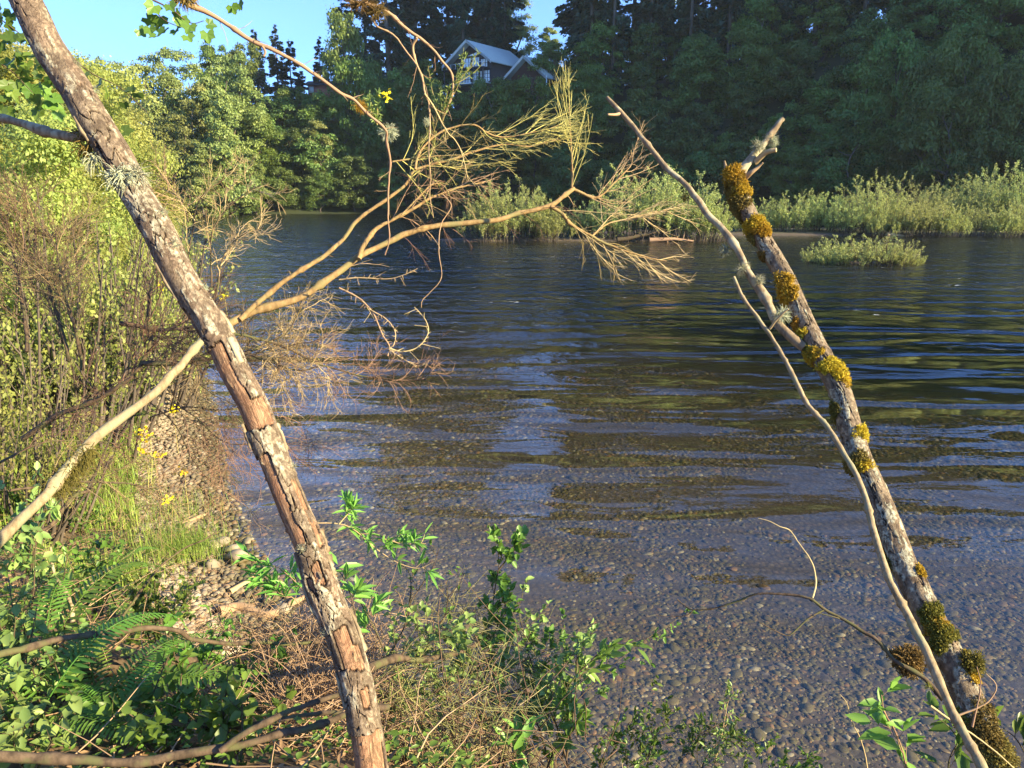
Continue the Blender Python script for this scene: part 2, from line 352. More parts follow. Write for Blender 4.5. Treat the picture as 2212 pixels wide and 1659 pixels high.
# ------------------------------------------------------------------ water
def watermat():
    m, nt, out = newmat('river_water'); g = gpos(nt); sx = N(nt, 'ShaderNodeSeparateXYZ', {0: g}); y = sx.outputs[1]; x = sx.outputs[0]
    far = N(nt, 'ShaderNodeMapRange', {0: y, 1: 10.5, 2: 25.0, 3: 0.0, 4: 1.0}, interpolation_type='SMOOTHSTEP').outputs[0]
    def wav(sc, rot, loc=(0, 0, 0)): return N(nt, 'ShaderNodeMapping', {'Vector': g, 'Scale': (sc[0], sc[1], 1), 'Rotation': (0, 0, math.radians(rot)), 'Location': loc}).outputs[0]
    swell = mth(nt, 'MULTIPLY', noise(nt, wav((.26, .80), -10), 1.0, 1.5, .4, .6), .27)
    sw2 = mth(nt, 'MULTIPLY', noise(nt, wav((.8, 2.1), 12), 1.0, 2, .45, .9), .030)
    patch = ramp(nt, noise(nt, wav((.22, .45), 20, (3, 1, 0)), 1.0, 2), [(.42, .12), (.6, 1.0)])
    rip = mth(nt, 'MULTIPLY', mth(nt, 'MULTIPLY', noise(nt, wav((3.2, 9.5), -32), 1.0, 3, .55, .8), .0046), patch)
    edge = N(nt, 'ShaderNodeMapRange', {0: y, 1: 4.5, 2: 8.0, 3: .25, 4: 1.0}).outputs[0]
    near = mth(nt, 'ADD', mth(nt, 'MULTIPLY', mth(nt, 'ADD', swell, sw2), edge), rip)
    chop = mth(nt, 'ADD', mth(nt, 'MULTIPLY', noise(nt, wav((2.6, 1.3), 5), 1.0, 4, .65, .5), .13), mth(nt, 'MULTIPLY', noise(nt, wav((.9, .55), -6), 1.0, 3, .6), .30))
    right = N(nt, 'ShaderNodeMapRange', {0: mth(nt, 'MULTIPLY_ADD', x, -1.0, mth(nt, 'MULTIPLY', y, .10)), 1: -3.5, 2: 2.5, 3: .30, 4: 1.0}, interpolation_type='SMOOTHSTEP').outputs[0]
    vfar = N(nt, 'ShaderNodeMapRange', {0: y, 1: 17.0, 2: 32.0, 3: 0.0, 4: 1.0}).outputs[0]
    cm = mth(nt, 'MULTIPLY', far, mth(nt, 'MAXIMUM', right, vfar))
    h = mth(nt, 'ADD', near, mth(nt, 'MULTIPLY', chop, cm))
    bp = N(nt, 'ShaderNodeBump', {'Height': h, 'Distance': 1.0, 'Strength': 1.0}).outputs[0]
    bf = N(nt, 'ShaderNodeNewGeometry').outputs['Backfacing']       # light coming up from the bed meets the same film, not total reflection
    fr = N(nt, 'ShaderNodeFresnel', {'IOR': mth(nt, 'POWER', 1.40, mth(nt, 'MULTIPLY_ADD', bf, -2.0, 1.0)), 'Normal': bp}).outputs[0]
    gl = N(nt, 'ShaderNodeBsdfGlossy', {'Color': rgba((.95, .97, 1)), 'Roughness': mth(nt, 'MULTIPLY_ADD', cm, .07, .02), 'Normal': bp}).outputs[0]
    tr = N(nt, 'ShaderNodeBsdfTransparent', {'Color': rgba((.97, .98, .96))}).outputs[0]
    s = N(nt, 'ShaderNodeMixShader', {0: fr, 1: tr, 2: gl}).outputs[0]
    fo = noise(nt, wav((2.2, 7.0), 3), 1.0, 5, .72, .8); fp = noise(nt, wav((.12, .2), 0), 1.0, 2)
    fm = mth(nt, 'MULTIPLY', mth(nt, 'GREATER_THAN', mth(nt, 'ADD', fo, mth(nt, 'MULTIPLY', fp, .22)), .79), far)
    wh = N(nt, 'ShaderNodeBsdfDiffuse', {'Color': rgba((.75, .8, .82))}).outputs[0]
    s = N(nt, 'ShaderNodeMixShader', {0: mth(nt, 'MULTIPLY', fm, .8), 1: s, 2: wh}).outputs[0]
    nt.links.new(s, out.inputs[0])
    return m
b = MB(); b.add([(-200, -3, 0), (160, -3, 0), (160, 170, 0), (-200, 170, 0)], [[0, 1, 2, 3]])
tag(b.obj('river_water', watermat()), kind='structure')

m_, nt_, out_ = newmat('water_depth'); nt_.links.new(N(nt_, 'ShaderNodeVolumeAbsorption', {'Color': rgba((.52, .50, .24)), 'Density': .8}).outputs[0], out_.inputs[1])
b = MB(); b.box(-195, 155, -2.9, 165, -19, -.004); tag(b.obj('river_water_body', m_), kind='structure')

# ------------------------------------------------------------------ pebbles: bed and beach
def pebmat():
    m, nt, out = newmat('pebble'); r = attr(nt, 'rnd'); g = gpos(nt)
    c = ramp(nt, r, [(0, (.032, .026, .016)), (.2, (.085, .074, .034)), (.45, (.125, .098, .042)), (.6, (.070, .070, .034)), (.72, (.16, .105, .05)), (.85, (.22, .10, .045)), (.93, (.27, .22, .13)), (1, (.46, .40, .28))])
    c = mix(nt, mth(nt, 'MULTIPLY', noise(nt, g, 25, 4), .8), c, (.085, .065, .028)); c = mix(nt, .12, c, (.15, .13, .045))
    z = N(nt, 'ShaderNodeSeparateXYZ', {0: g}).outputs[2]
    c = mix(nt, N(nt, 'ShaderNodeMapRange', {0: z, 1: 0.02, 2: .09, 3: 0.0, 4: .45}).outputs[0], c, (.52, .42, .31))
    deep = N(nt, 'ShaderNodeMapRange', {0: z, 1: -.40, 2: -1.2, 3: 0.0, 4: .8}).outputs[0]  # stones painted darker green with depth, for light lost in the water
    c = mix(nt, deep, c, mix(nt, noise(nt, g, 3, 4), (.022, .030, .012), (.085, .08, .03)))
    b = N(nt, 'ShaderNodeBsdfPrincipled', {'Base Color': c, 'Roughness': .6, 'Specular IOR Level': .4}); nt.links.new(b.outputs[0], out.inputs[0]); return m
M_['pebble'] = pebmat()
def stones(x, y, z, s, seed=1, nr=4, ns=9, flat=.55):
    """many squashed lumpy domes in one go -> verts, faces, rnd"""
    g = np.random.default_rng(seed); m = len(x); ph = np.linspace(.02, 2.4, nr)[None, :, None]; th = (np.arange(ns) * 2 * math.pi / ns)[None, None, :]
    ax = 1 + .45 * g.random(m); ay = .8 + .25 * g.random(m); an = g.random(m) * 6.28; lum = 1 + .10 * g.normal(size=(m, nr, ns))
    lx = np.sin(ph) * np.cos(th) * ax[:, None, None] * lum; ly = np.sin(ph) * np.sin(th) * ay[:, None, None] * lum; lz = np.cos(ph) * (flat * (.8 + .5 * g.random(m)))[:, None, None] * np.ones_like(th)
    ca, sa = np.cos(an)[:, None, None], np.sin(an)[:, None, None]; S = s[:, None, None] / 2
    tx, ty = .3 * g.normal(size=(2, m))[:, :, None, None]
    v = np.stack([x[:, None, None] + S * (lx * ca - ly * sa), y[:, None, None] + S * (lx * sa + ly * ca), z[:, None, None] + S * (lz + tx * lx * flat + ty * ly * flat)], -1)
    v = np.concatenate([v.reshape(m, -1, 3)], 1); j = np.arange(ns); k = np.arange(nr - 1)[:, None] * ns
    f = np.stack([k + j, k + ns + j, k + ns + (j + 1) % ns, k + (j + 1) % ns], -1).reshape(-1, 4)
    F = (np.arange(m) * nr * ns)[:, None, None] + f[None]; return v.reshape(-1, 3), F.reshape(-1, 4), np.repeat(g.random(m), nr * ns)
g_ = np.random.default_rng(11)
# candidates on the bed, density falling with distance from the camera
n = 100000; dd = 3.4 + 13.5 * g_.random(n) ** 1.4; an = np.radians(-42 + 84 * g_.random(n)); px, py = dd * np.sin(an), dd * np.cos(an)
sd_ = shore_d(px, py); ok = ((fbm(px * .8, py * .8, 0, 3, 31) + .25 * g_.random(n)) < .60) & (sd_ < .15) & (sd_ > -14); px, py, sd_ = px[ok], py[ok], sd_[ok]
size = .012 + .045 * g_.random(len(px)) ** 3.2 + .009 * (np.hypot(px, py) - 3.4) * g_.random(len(px)) * .8 + (g_.random(len(px)) > .985) * .06
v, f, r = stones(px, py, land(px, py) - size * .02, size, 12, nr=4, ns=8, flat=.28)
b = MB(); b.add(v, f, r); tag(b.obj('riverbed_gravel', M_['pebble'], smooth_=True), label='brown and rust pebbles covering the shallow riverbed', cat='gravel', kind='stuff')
n = 16000; t = g_.random(n); yy = 3.9 + 9.4 * t ** 1.2; xx = np.interp(yy, SHORE[5:, 1], SHORE[5:, 0]) - (-.25 + 1.15 * g_.random(n) ** 1.25); sd_ = shore_d(xx, yy)
ok = (sd_ > -.2) & (sd_ < 1.5); xx, yy = xx[ok], yy[ok]; size = .018 + .055 * g_.random(len(xx)) ** 2.2
v, f, r = stones(xx, yy, land(xx, yy) + size * .15, size, 13, nr=4, ns=8); b = MB(); b.add(v, f, r)
tag(b.obj('beach_pebbles', M_['pebble'], smooth_=True), label='small sunlit pebbles along the left water edge', cat='gravel', kind='stuff')
# the single cobbles one can point at (display pixel, size, tint)
cob = [(1340, 1437, 0, .6)]
COB = [((604, 1325), .14, .95, 'round tan cobble standing in the shallow inlet left of the peeling trunk'),
       ((498, 1415), .17, .98, 'large cream cobble at the lower edge of the little stone beach'),
       ((535, 1405), .14, .92, 'pale grey upright cobble just right of the large cream cobble'),
       ((566, 1390), .11, .72, 'small rounded reddish cobble nearest the water on the lower beach'),
       ((563, 1419), .10, .78, 'small rust coloured wedge shaped cobble below the reddish round one'),
       ((535, 1440), .13, .90, 'flat buff cobble half in shade below the beach twig'),
       ((534, 1174), .11, .96, 'single pale cobble poking out of the water above the root'),
       ((500, 1195), .14, .25, 'dark wet cobble lying between the beach and the pale single cobble'),
       ((478, 1178), .15, .55, 'grey oval cobble on the waterline beside the orange driftwood'),
       ((512, 1213), .20, .45, 'mossy brown boulder sitting wet in the shallows by the root'),
       ((462, 1185), .12, .93, 'cream cobble wedged against the orange driftwood on the beach'),
       ((633, 1389), .09, .85, 'small bright pebble alone in shallow water under the curved root'),
       ((596, 1409), .10, .80, 'orange brown cobble just submerged right of the lower beach'),
       ((460, 1227), .13, .5, 'olive grey cobble on the beach just under the long driftwood'),
       ((405, 1140), .10, .9, 'pale pebble at the grassy top of the beach'),
       ((452, 1160), .10, .7, 'brown stone in the middle of the small beach'),
       ((1195, 1440), .13, .82, 'large flat orange brown stone on the riverbed in clear water')]
for i, ((u, vv), s_, r_, lab) in enumerate(COB):
    q, _d = solve(land, u, vv, 3, 12); v, f, r = stones(A([0.]), A([0.]), A([0.]), A([s_]), 40 + i, nr=9, ns=16, flat=.72 if i != 16 else .35)
    b = MB(); b.add(v, f, r_); o = b.obj('cobble', M_['pebble'], smooth_=True); o.location = (q[0], q[1], q[2] + s_ * .16); tag(o, lab, 'cobble', 'cobbles on the small beach' if i < 16 else None)

# ------------------------------------------------------------------ tree prototypes
def blobs_env(rng, n, H, z0, R, shape='round'):
    """clump centres and radii filling a crown envelope"""
    t = rng.random(n); z = z0 + (H - z0) * t
    env = {'round': np.sqrt(np.clip(1 - ((t - .45) / .58) ** 2, 0.05, 1)), 'tall': np.clip(1.15 - t, .12, 1) ** .55, 'flat': np.sqrt(np.clip(1 - ((t - .3) / .72) ** 2, .05, 1))}[shape] * R
    a = rng.random(n) * 6.283; rr = env * np.sqrt(rng.random(n)) * .92; rad = R * (.13 + .17 * rng.random(n)) * (.65 + .5 * env / R)
    return np.stack([rr * np.cos(a), rr * np.sin(a), z - rad * .3], 1), rad
def leaf_cloud(mb, rng, C, Rr, n, size, flat=.75, shell=.55):
    w = Rr ** 2; k = rng.choice(len(C), n, p=w / w.sum()); d = unit(rng.normal(size=(n, 3))); d[:, 2] = np.where(d[:, 2] < -.3, -d[:, 2], d[:, 2])
    rad = Rr[k] * (shell + (1 - shell) * rng.random(n) ** .6) * (1 + .22 * rng.normal(size=n)); p = C[k] + d * rad[:, None] * A((1, 1, flat))
    nn = unit(d * .7 + rng.normal(size=(n, 3)) * .55 + A((0, 0, .45))); a = unit(np.cross(nn, rng.normal(size=(n, 3)))); b_ = np.cross(nn, a)
    s = (size * (.55 + .9 * rng.random(n)))[:, None]; dr = nn * s * .25 * rng.normal(size=(n, 1))
    q = np.stack([p - a * s, p - b_ * s * .6 + dr, p + a * s * .9, p + b_ * s * .6 + dr], 1); tint = np.clip(.65 * rng.random(len(C))[k] + .35 * rng.random(n), 0, 1)
    mb.quads(q, tint)
def limbs(mb, rng, H, C, Rr, r0, lean=.03, n=9):
    tp = np.cumsum(np.r_[[[0, 0, 0]], np.c_[rng.normal(size=(7, 2)) * H * lean, np.full(7, H * .82 / 7)]], 0); mb.tubes(tp, np.linspace(r0, r0 * .25, 8), 7, rng.random())
    for i in rng.choice(len(C), min(n, len(C)), replace=False):
        t = np.clip((C[i, 2] - H * .18) / (H * .82), .12, .85); x = t * 7; k = int(x); st = tp[k] + (tp[min(k + 1, 7)] - tp[k]) * (x - k); e = C[i]; mid = (st + e) / 2 + A((0, 0, -.05 * H))
        mb.tubes(smooth([st, mid, e], 3), np.linspace(r0 * .42, r0 * .1, 7), 4, rng.random())
def broadleaf(seed, H, R, z0, n, size, shape='round', nb=26, mat='far_leaf', r0=None, bark='far_bark'):
    rng = np.random.default_rng(seed); C, Rr = blobs_env(rng, nb, H, z0, R, shape); c = MB(); leaf_cloud(c, rng, C, Rr, n, size)
    t = MB(); limbs(t, rng, H, C, Rr, r0 or H * .016); return t.mesh('trunk', M_[bark], True), c.mesh('crown', M_[mat])
def conifer(seed, H, R, z0, n, size=.4, droop=.35, mat='conifer'):
    rng = np.random.default_rng(seed); t = MB(); tp = np.stack([np.cumsum(rng.normal(size=9) * .05), np.cumsum(rng.normal(size=9) * .05), np.linspace(0, H, 9)], 1); t.tubes(tp, np.linspace(H * .013, .03, 9), 7)
    nb = int(H * 4.2); z = z0 + (H - z0) * np.sort(rng.random(nb)) ** .9; fr = (z - z0) / (H - z0); L = R * np.clip(1.03 - fr, .04, 1) ** .8 * (.5 + .65 * rng.random(nb)) * np.where(fr < .12, .6, 1); a = rng.random(nb) * 6.283
    d = np.stack([np.cos(a), np.sin(a), .25 - .3 * (1 - fr)], 1); st = np.stack([0 * z, 0 * z, z], 1)
    br = shoots(st, d, L, 5, .05, -droop * .22, rng); t.tubes(br, taper(nb, 5, .05, .012), 3, .4)
    c = MB(); k = rng.choice(nb, n, p=L / L.sum()); x = (.12 + .88 * rng.random(n) ** .7) * 3.999; i = x.astype(int); p = br[k, i] + (br[k, i + 1] - br[k, i]) * (x - i)[:, None]
    w = L[k] * .22 * (1 - .6 * x / 4); sd2 = np.stack([-np.sin(a[k]), np.cos(a[k]), 0 * z[k]], 1); p = p + sd2 * (w * rng.normal(size=n) * .7)[:, None] + A((0, 0, -1)) * (np.abs(rng.normal(size=n)) * .28)[:, None]
    dd_ = unit(d[k] + sd2 * rng.normal(size=(n, 1)) * .7 + A((0, 0, -.45))); nn = unit(rng.normal(size=(n, 3)) * .5 + A((0, 0, 1))); s = (size * (.6 + .8 * rng.random(n)))[:, None]; sdv = unit(np.cross(dd_, nn)) * s * .34
    c.quads(np.stack([p, p + dd_ * s * .5 + sdv, p + dd_ * s, p + dd_ * s * .5 - sdv], 1), rng.random(n) * .7 + .3 * rng.random(nb)[k]); return t.mesh('trunk', M_['far_bark'], True), c.mesh('crown', M_[mat])
def shrub_up(seed, H, R, n, size, mat='willow', ns=60, bark='far_bark', spread=.5, spine=.8):
    """many upright leafy rods from one foot"""
    rng = np.random.default_rng(seed); a = rng.random(ns) * 6.283; rr = R * np.sqrt(rng.random(ns)) * .75; st = np.stack([rr * np.cos(a), rr * np.sin(a), 0 * a - .1], 1)
    d = np.stack([np.cos(a) * spread * rr / R, np.sin(a) * spread * rr / R, np.ones(ns)], 1) + rng.normal(size=(ns, 3)) * .12
    L = H * (1.05 - .45 * (rr / R) ** 1.5) * (.45 + .72 * rng.random(ns) ** 1.3); br = shoots(st, d, L, 6, .06, .05, rng); ch = sprout(br, 4, .35, .95, 38, H * .12, H * .35, 6, .12, .1, rng)
    t = MB(); t.tubes(br, taper(ns, 6, .02, .006), 4); t.tubes(ch, taper(len(ch), 6, .008, .003), 3)
    allb = np.concatenate([br, ch, ch]); c = MB(); k = rng.integers(0, len(allb), n); x = (.15 + .85 * rng.random(n) ** spine) * 4.999; i = x.astype(int); p = allb[k, i] + (allb[k, i + 1] - allb[k, i]) * (x - i)[:, None]
    tn = unit(allb[k, i + 1] - allb[k, i]); dd_ = unit(tn * .8 + rng.normal(size=(n, 3)) * .6); p = p + rng.normal(size=(n, 3)) * size * .5; nn = unit(rng.normal(size=(n, 3))); s = (size * (.6 + .8 * rng.random(n)))[:, None]; sdv = unit(np.cross(dd_, nn)) * s * .3
    c.quads(np.stack([p, p + dd_ * s * .5 + sdv, p + dd_ * s, p + dd_ * s * .5 - sdv], 1), .35 * rng.random(len(allb))[k] + .4 * rng.random(n) + .25 * x / 5)
    return t.mesh('stems', M_[bark], True), c.mesh('foliage', M_[mat])
ORD = ['first', 'second', 'third', 'fourth', 'fifth', 'sixth', 'seventh', 'eighth', 'ninth', 'tenth', 'eleventh', 'twelfth', 'thirteenth', 'fourteenth', 'fifteenth', 'sixteenth', 'seventeenth', 'eighteenth', 'nineteenth', 'twentieth']
def single_out(rows):
    """rows that would share a label get their place in the row they stand in, counted from the left"""
    by = {}
    for i, r in enumerate(rows): by.setdefault(r[3], []).append(i)
    rows = list(rows)
    for lab, ids in by.items():
        if len(ids) > 1:
            ids.sort(key=lambda i: rows[i][0] / rows[i][1])
            for n_, i in enumerate(ids): rows[i] = rows[i][:3] + (lab + ', ' + (ORD[n_] if n_ < 20 else 'twenty-' + ORD[n_ - 20]) + ' from left',) + rows[i][4:]
    return rows
def place(name, protos, pts, cat, label, group, rng, names=('trunk', 'crown'), s0=.8, s1=1.2):
    """one Empty per plant; PTS rows x, y, z, label, (scale)"""
    for i, row in enumerate(single_out(pts)):
        x, y, z = row[:3]; lab = row[3] if len(row) > 3 and row[3] else label; sc = row[4] if len(row) > 4 else s0 + (s1 - s0) * rng.random(); k = row[5] if len(row) > 5 else int(rng.integers(len(protos)))
        if not hasattr(sc, '__len__'): sc = (sc * (.9 + .2 * rng.random()), sc * (.9 + .2 * rng.random()), sc)
        e = empty(name, (float(x), float(y), float(z)), lab, cat, group, rng.random() * 6.28, sc)
        for nm, me in zip(names, protos[k]): link(nm, me, e)

# ------------------------------------------------------------------ cabins on the bluff
def cabin(name, loc, rz, Wd, L, wallh, roofh, label, roofc, wallm, glazed):
    e = empty(name, loc, label, 'house', None, rz); hw = Wd / 2
    b = MB(); v = [(-hw, 0, -6), (hw, 0, -6), (hw, 0, wallh), (0, 0, wallh + roofh), (-hw, 0, wallh)]; v += [(x, L, z) for x, _y, z in v]
    b.add(v, [[0, 1, 2, 2], [0, 2, 4, 4], [4, 2, 3, 3], [5, 7, 6, 6], [5, 9, 7, 7], [9, 8, 7, 7], [0, 4, 9, 5], [1, 6, 7, 2]]); b.obj('wall', wallm, e)
    b = MB(); ov = 1.1; k = roofh / hw; x1 = hw + ov; z1 = wallh - k * ov; tk = .28
    for sg in (-1, 1):
        y0, y1 = -1.7, L + .8; q = [(0, y0, wallh + roofh + .05), (sg * x1, y0, z1 + .05), (sg * x1, y1, z1 + .05), (0, y1, wallh + roofh + .05)]
        v = q + [(x, y, z - tk) for x, y, z in q]; fs = [[0, 1, 2, 3], [4, 7, 6, 5], [0, 4, 5, 1], [1, 5, 6, 2], [2, 6, 7, 3]]; b.add(v, fs)
    rf = b.obj('roof', roofc, e)
    b = MB()
    for sg in (-1, 1): b.add([(0, -1.72, wallh + roofh + .08), (sg * (x1 + .05), -1.72, z1 + .08), (sg * (x1 + .05), -1.72, z1 - .42), (0, -1.72, wallh + roofh - .42), (0, -1.84, wallh + roofh + .08), (sg * (x1 + .05), -1.84, z1 + .08), (sg * (x1 + .05), -1.84, z1 - .42), (0, -1.84, wallh + roofh - .42)], [[4, 5, 6, 7], [0, 4, 5, 1], [3, 7, 6, 2], [1, 5, 6, 2]])
    b.obj('bargeboard', M_['trim'], rf)
    for (x0, x1_, z0, z1_, nx, nz, top) in glazed:
        fw = .11; b = MB(); b.box(x0, x1_, -.10, -.003, z0, z0 + fw); b.box(x0, x0 + fw, -.10, -.003, z0 + fw, z1_ - fw); b.box(x1_ - fw, x1_, -.10, -.003, z0 + fw, z1_ - fw); b.box(x0, x1_, -.10, -.003, z1_ - fw, z1_)
        for i in range(1, nx): xx_ = x0 + (x1_ - x0) * i / nx; b.box(xx_ - .04, xx_ + .04, -.09, -.004, z0 + fw, z1_ - fw)
        for i in range(1, nz): zz = z0 + (z1_ - z0) * i / nz; b.box(x0 + fw, x1_ - fw, -.085, -.006, zz - .03, zz + .03)
        w_ = b.obj('window', M_['dark_frame'], e); b = MB(); b.add([(x0 + fw, -.04, z0 + fw), (x1_ - fw, -.04, z0 + fw), (x1_ - fw, -.04, z1_ - fw - (top[1] if top else 0)), (x0 + fw, -.04, z1_ - fw - (top[0] if top else 0))], [[0, 1, 2, 3]]); b.obj('pane', M_['pane'], w_)
    return e
M_['trim'] = plain('trim', (.68, .70, .68), .6); M_['dark_frame'] = plain('dark_frame', (.025, .025, .03), .6)
M_['roof_metal'] = plain('roof_metal', (.42, .46, .42), .55, nz=.12, scale=1.5); M_['dark_wall'] = plain('dark_wall', (.05, .042, .042), .8, nz=.3, scale=3)
M_['red_wall'] = plain('red_wall', (.075, .032, .026), .8, nz=.3, scale=3); M_['brick'] = plain('brick', (.34, .13, .085), .8, nz=.2, scale=5)
def panemat():
    m, nt, out = newmat('pane'); b = N(nt, 'ShaderNodeBsdfPrincipled', {'Base Color': rgba((.88, .89, .90)), 'Roughness': .12, 'Specular IOR Level': 1.0}); nt.links.new(b.outputs[0], out.inputs[0]); return m  # near-white base paints in the bright sky the glass would reflect
M_['pane'] = panemat()
def Pz(u, v, y): q = P(u, v, 1) - A((0, 0, CAMZ)); return A((0, 0, CAMZ)) + q * (y / q[1])
c1 = Pz(1020, 172, 150); c2 = Pz(1141, 170, 150)
h1 = cabin('cabin', (c1[0], c1[1], c1[2] - .9), math.radians(-34), 8.6, 11.5, 4.3, 3.1, 'pale roofed cabin with a tall glazed gable and deck on the wooded bluff', M_['roof_metal'], M_['dark_wall'],
           [(-2.0, -.1, 3.0, 4.7, 3, 2, None), (.0, 1.8, 3.0, 4.7, 3, 2, None), (-1.3, 1.3, 4.85, 5.6, 3, 1, (.55, .0)), (-2.9, -.25, .3, 2.35, 4, 3, None), (-.1, 1.6, .3, 2.35, 3, 3, None), (1.75, 4.1, .3, 2.35, 4, 3, None), (1.95, 3.6, 2.75, 4.3, 3, 2, None)])
b = MB(); b.box(-5.2, 4.2, -2.3, -.01, 2.42, 2.6); dk = b.obj('deck', M_['dark_frame'], h1); b = MB(); b.box(-5.2, 4.2, -2.3, -2.24, 3.35, 3.42); 
for i in range(10): b.box(-5.2 + i * 1.03, -5.14 + i * 1.03, -2.3, -2.24, 2.6, 3.35)
b.obj('railing', M_['trim'], dk)
b = MB(); b.box(-4.4, 4.4, -2.1, -.01, -.1, .1); b.obj('lower_deck', M_['trim'], h1)
for x_ in (-4.8, -1.5, 1.6, 4.0):
    b = MB(); b.box(x_ - .1, x_ + .1, -2.2, -2.0, -3.5, 2.42); b.obj('deck_post', M_['dark_frame'], h1)
h2 = cabin('cabin', (c2[0], c2[1], c2[2] - 2.9), math.radians(-34), 7.4, 8.0, 3.6, 3.0, 'second pale roofed cabin with a dark red gable, right of the glazed one', M_['roof_metal'], M_['red_wall'], [])
b = MB(); b.box(4.75, 4.9, -1.5, -1.38, -.5, 2.9); b.obj('downpipe', M_['trim'], h2)
c3 = Pz(690, 192, 151)
h3 = empty('house', (c3[0], c3[1], c3[2]), 'low red brick house with a grey roof edge among trees on the left bluff', 'house', None, -.1)
b = MB(); b.box(-2.2, 2.6, 0, 5, -2.0, .75); b.obj('wall', M_['brick'], h3); b = MB(); b.add([(-2.9, -.6, .75), (3.2, -.6, .75), (3.2, 2.5, 1.7), (-2.9, 2.5, 1.7), (-2.9, 5.6, .75), (3.2, 5.6, .75), (-2.9, -.6, .55), (3.2, -.6, .55)], [[0, 1, 2, 3], [3, 2, 5, 4], [6, 7, 1, 0], [0, 3, 4, 4], [1, 5, 2, 2]]); b.obj('roof', M_['dark_wall'], h3)
b = MB(); b.box(-2.0, -1.1, -.06, -.004, -.7, .4); b.obj('window', M_['trim'], h3); b = MB(); b.box(-.35, -.25, 1.5, 1.6, 1.3, 2.6); b.obj('vent_pipe', M_['trim'], h3)

# ------------------------------------------------------------------ the wooded hillside
rg = np.random.default_rng(21)
FB = [broadleaf(100 + i, H, R, z0, 16000, .155, sh, 70) for i, (H, R, z0, sh) in enumerate([(10, 4.0, 1.0, 'round'), (11.5, 3.6, 1.2, 'tall'), (9, 4.4, .8, 'flat'), (12.5, 4.2, 1.8, 'round'), (8, 3.6, .4, 'round'), (11, 4.6, 1.5, 'flat')])]
FMp = [broadleaf(120 + i, H, R, z0, 16000, .165, sh, 70, 'maple_leaf') for i, (H, R, z0, sh) in enumerate([(12, 5.0, 1.5, 'round'), (10, 4.4, 1.0, 'flat'), (13.5, 4.2, 1.5, 'tall')])]
FPa = [broadleaf(130 + i, H, R, z0, 16000, .15, sh, 70, 'pale_leaf') for i, (H, R, z0, sh) in enumerate([(15, 3.8, 1.5, 'tall'), (17, 4.4, 2.0, 'round'), (13, 3.2, 1.0, 'tall')])]
FC = [conifer(140 + i, H, R, z0, 17000, .46) for i, (H, R, z0) in enumerate([(30, 4.8, 4), (26, 4.2, 2), (33, 5.2, 5), (22, 3.8, 1.5)])]
def zone(x, t):
    s = 'left of the brick house' if x < -33 else 'below the brick house' if x < -14 else 'below the two cabins' if x < 9 else 'right of the cabins' if x < 38 else 'at the far right'
    return s
rows = [0.5, 5.5, 11, 17, 24, 32, 40, 48, 56]; pts = {'b': [], 'm': [], 'p': []}
for r_i, t in enumerate(rows):
    x = -70.0
    while x < 84:
        x += (6.0 + .5 * r_i) * (.75 + .5 * rg.random()); yy_ = hill_y(x) + t + rg.normal() * 1.3
        if abs(x) > .74 * yy_: continue
        scr = x / yy_
        if r_i > 5 and x < 30: continue
        if r_i >= 4 and (-.075 < scr < .05 or -.275 < scr < -.21): continue
        kind = 'm' if rg.random() < .28 else 'b'
        if x < -30 and t > 3: kind = 'p' if rg.random() < .35 else kind
        band = ('at the slope foot', 'low on the slope', 'half way up the slope', 'on the upper slope', 'near the crest', 'on the crest', 'behind the crest', 'high behind the crest', 'highest behind the crest')[r_i]
        nm = {'b': 'dark leafy tree', 'm': 'broad bigleaf tree', 'p': 'pale olive tree'}[kind]
        sc = .62 + .4 * rg.random() if r_i < 1 else .75 + .4 * rg.random()
        if x > 20: sc *= 1.15
        if r_i == 3 and -.09 < scr < .06: continue
        if r_i == 2 and -.09 < scr < .06: sc *= .85
        pts[kind].append((x, yy_, float(hill(x, yy_)) - .3, f'{nm} {band} {zone(x, t)}', sc))
place('broadleaf_tree', FB, pts['b'], 'tree', '', 'dark leafy trees on the far hillside', rg)
place('bigleaf_tree', FMp, pts['m'], 'tree', '', 'bigleaf trees on the far hillside', rg)
# tall conifers along the top, with the gap of sky right of the cabins
con = []
def addc(u, ytop, y, k, lab): # crown tip at display (u, ytop) at distance y
    tip = Pz(u, ytop, y); z = float(hill(tip[0], tip[1])) - .4; H = (30, 26, 33, 22)[k]; s = (tip[2] - z) / H; con.append((tip[0], tip[1], z, lab, (min(s * 1.1, 1.35), min(s * 1.1, 1.35), s), k))
for u, v_, y, k, lab in [(448, 78, 150, 3, 'small dark conifer tip on the left skyline'), (548, 62, 155, 1, 'dark conifer left of the twin spires on the left skyline'), (592, 52, 152, 1, 'tallest dark spire on the left skyline'), (626, 84, 158, 3, 'shorter bluish conifer right of the tallest left spire'), (688, 78, 152, 1, 'lone dark spire just above the brick house'), (610, 118, 148, 3, 'low dark conifer under the tallest left spire'), (262, 148, 140, 3, 'small conifer peeping over the left bank trees'),
                         (560, 150, 146, 3, 'lowest dark conifer among the left spires'), (650, 150, 150, 3, 'stubby conifer between the spires and brick house')]: addc(u, v_, y, k, lab)
for i, (u, v_, y) in enumerate([(735, -40, 158), (775, -250, 164), (818, -380, 158), (850, -420, 170), (886, -330, 160), (925, -450, 166), (958, -360, 172), (992, -470, 165), (1028, -390, 175), (1060, -430, 168), (1075, -260, 172), (1088, -60, 166)]): addc(u, v_, y, i % 4, 'tall dark conifer behind the two cabins')
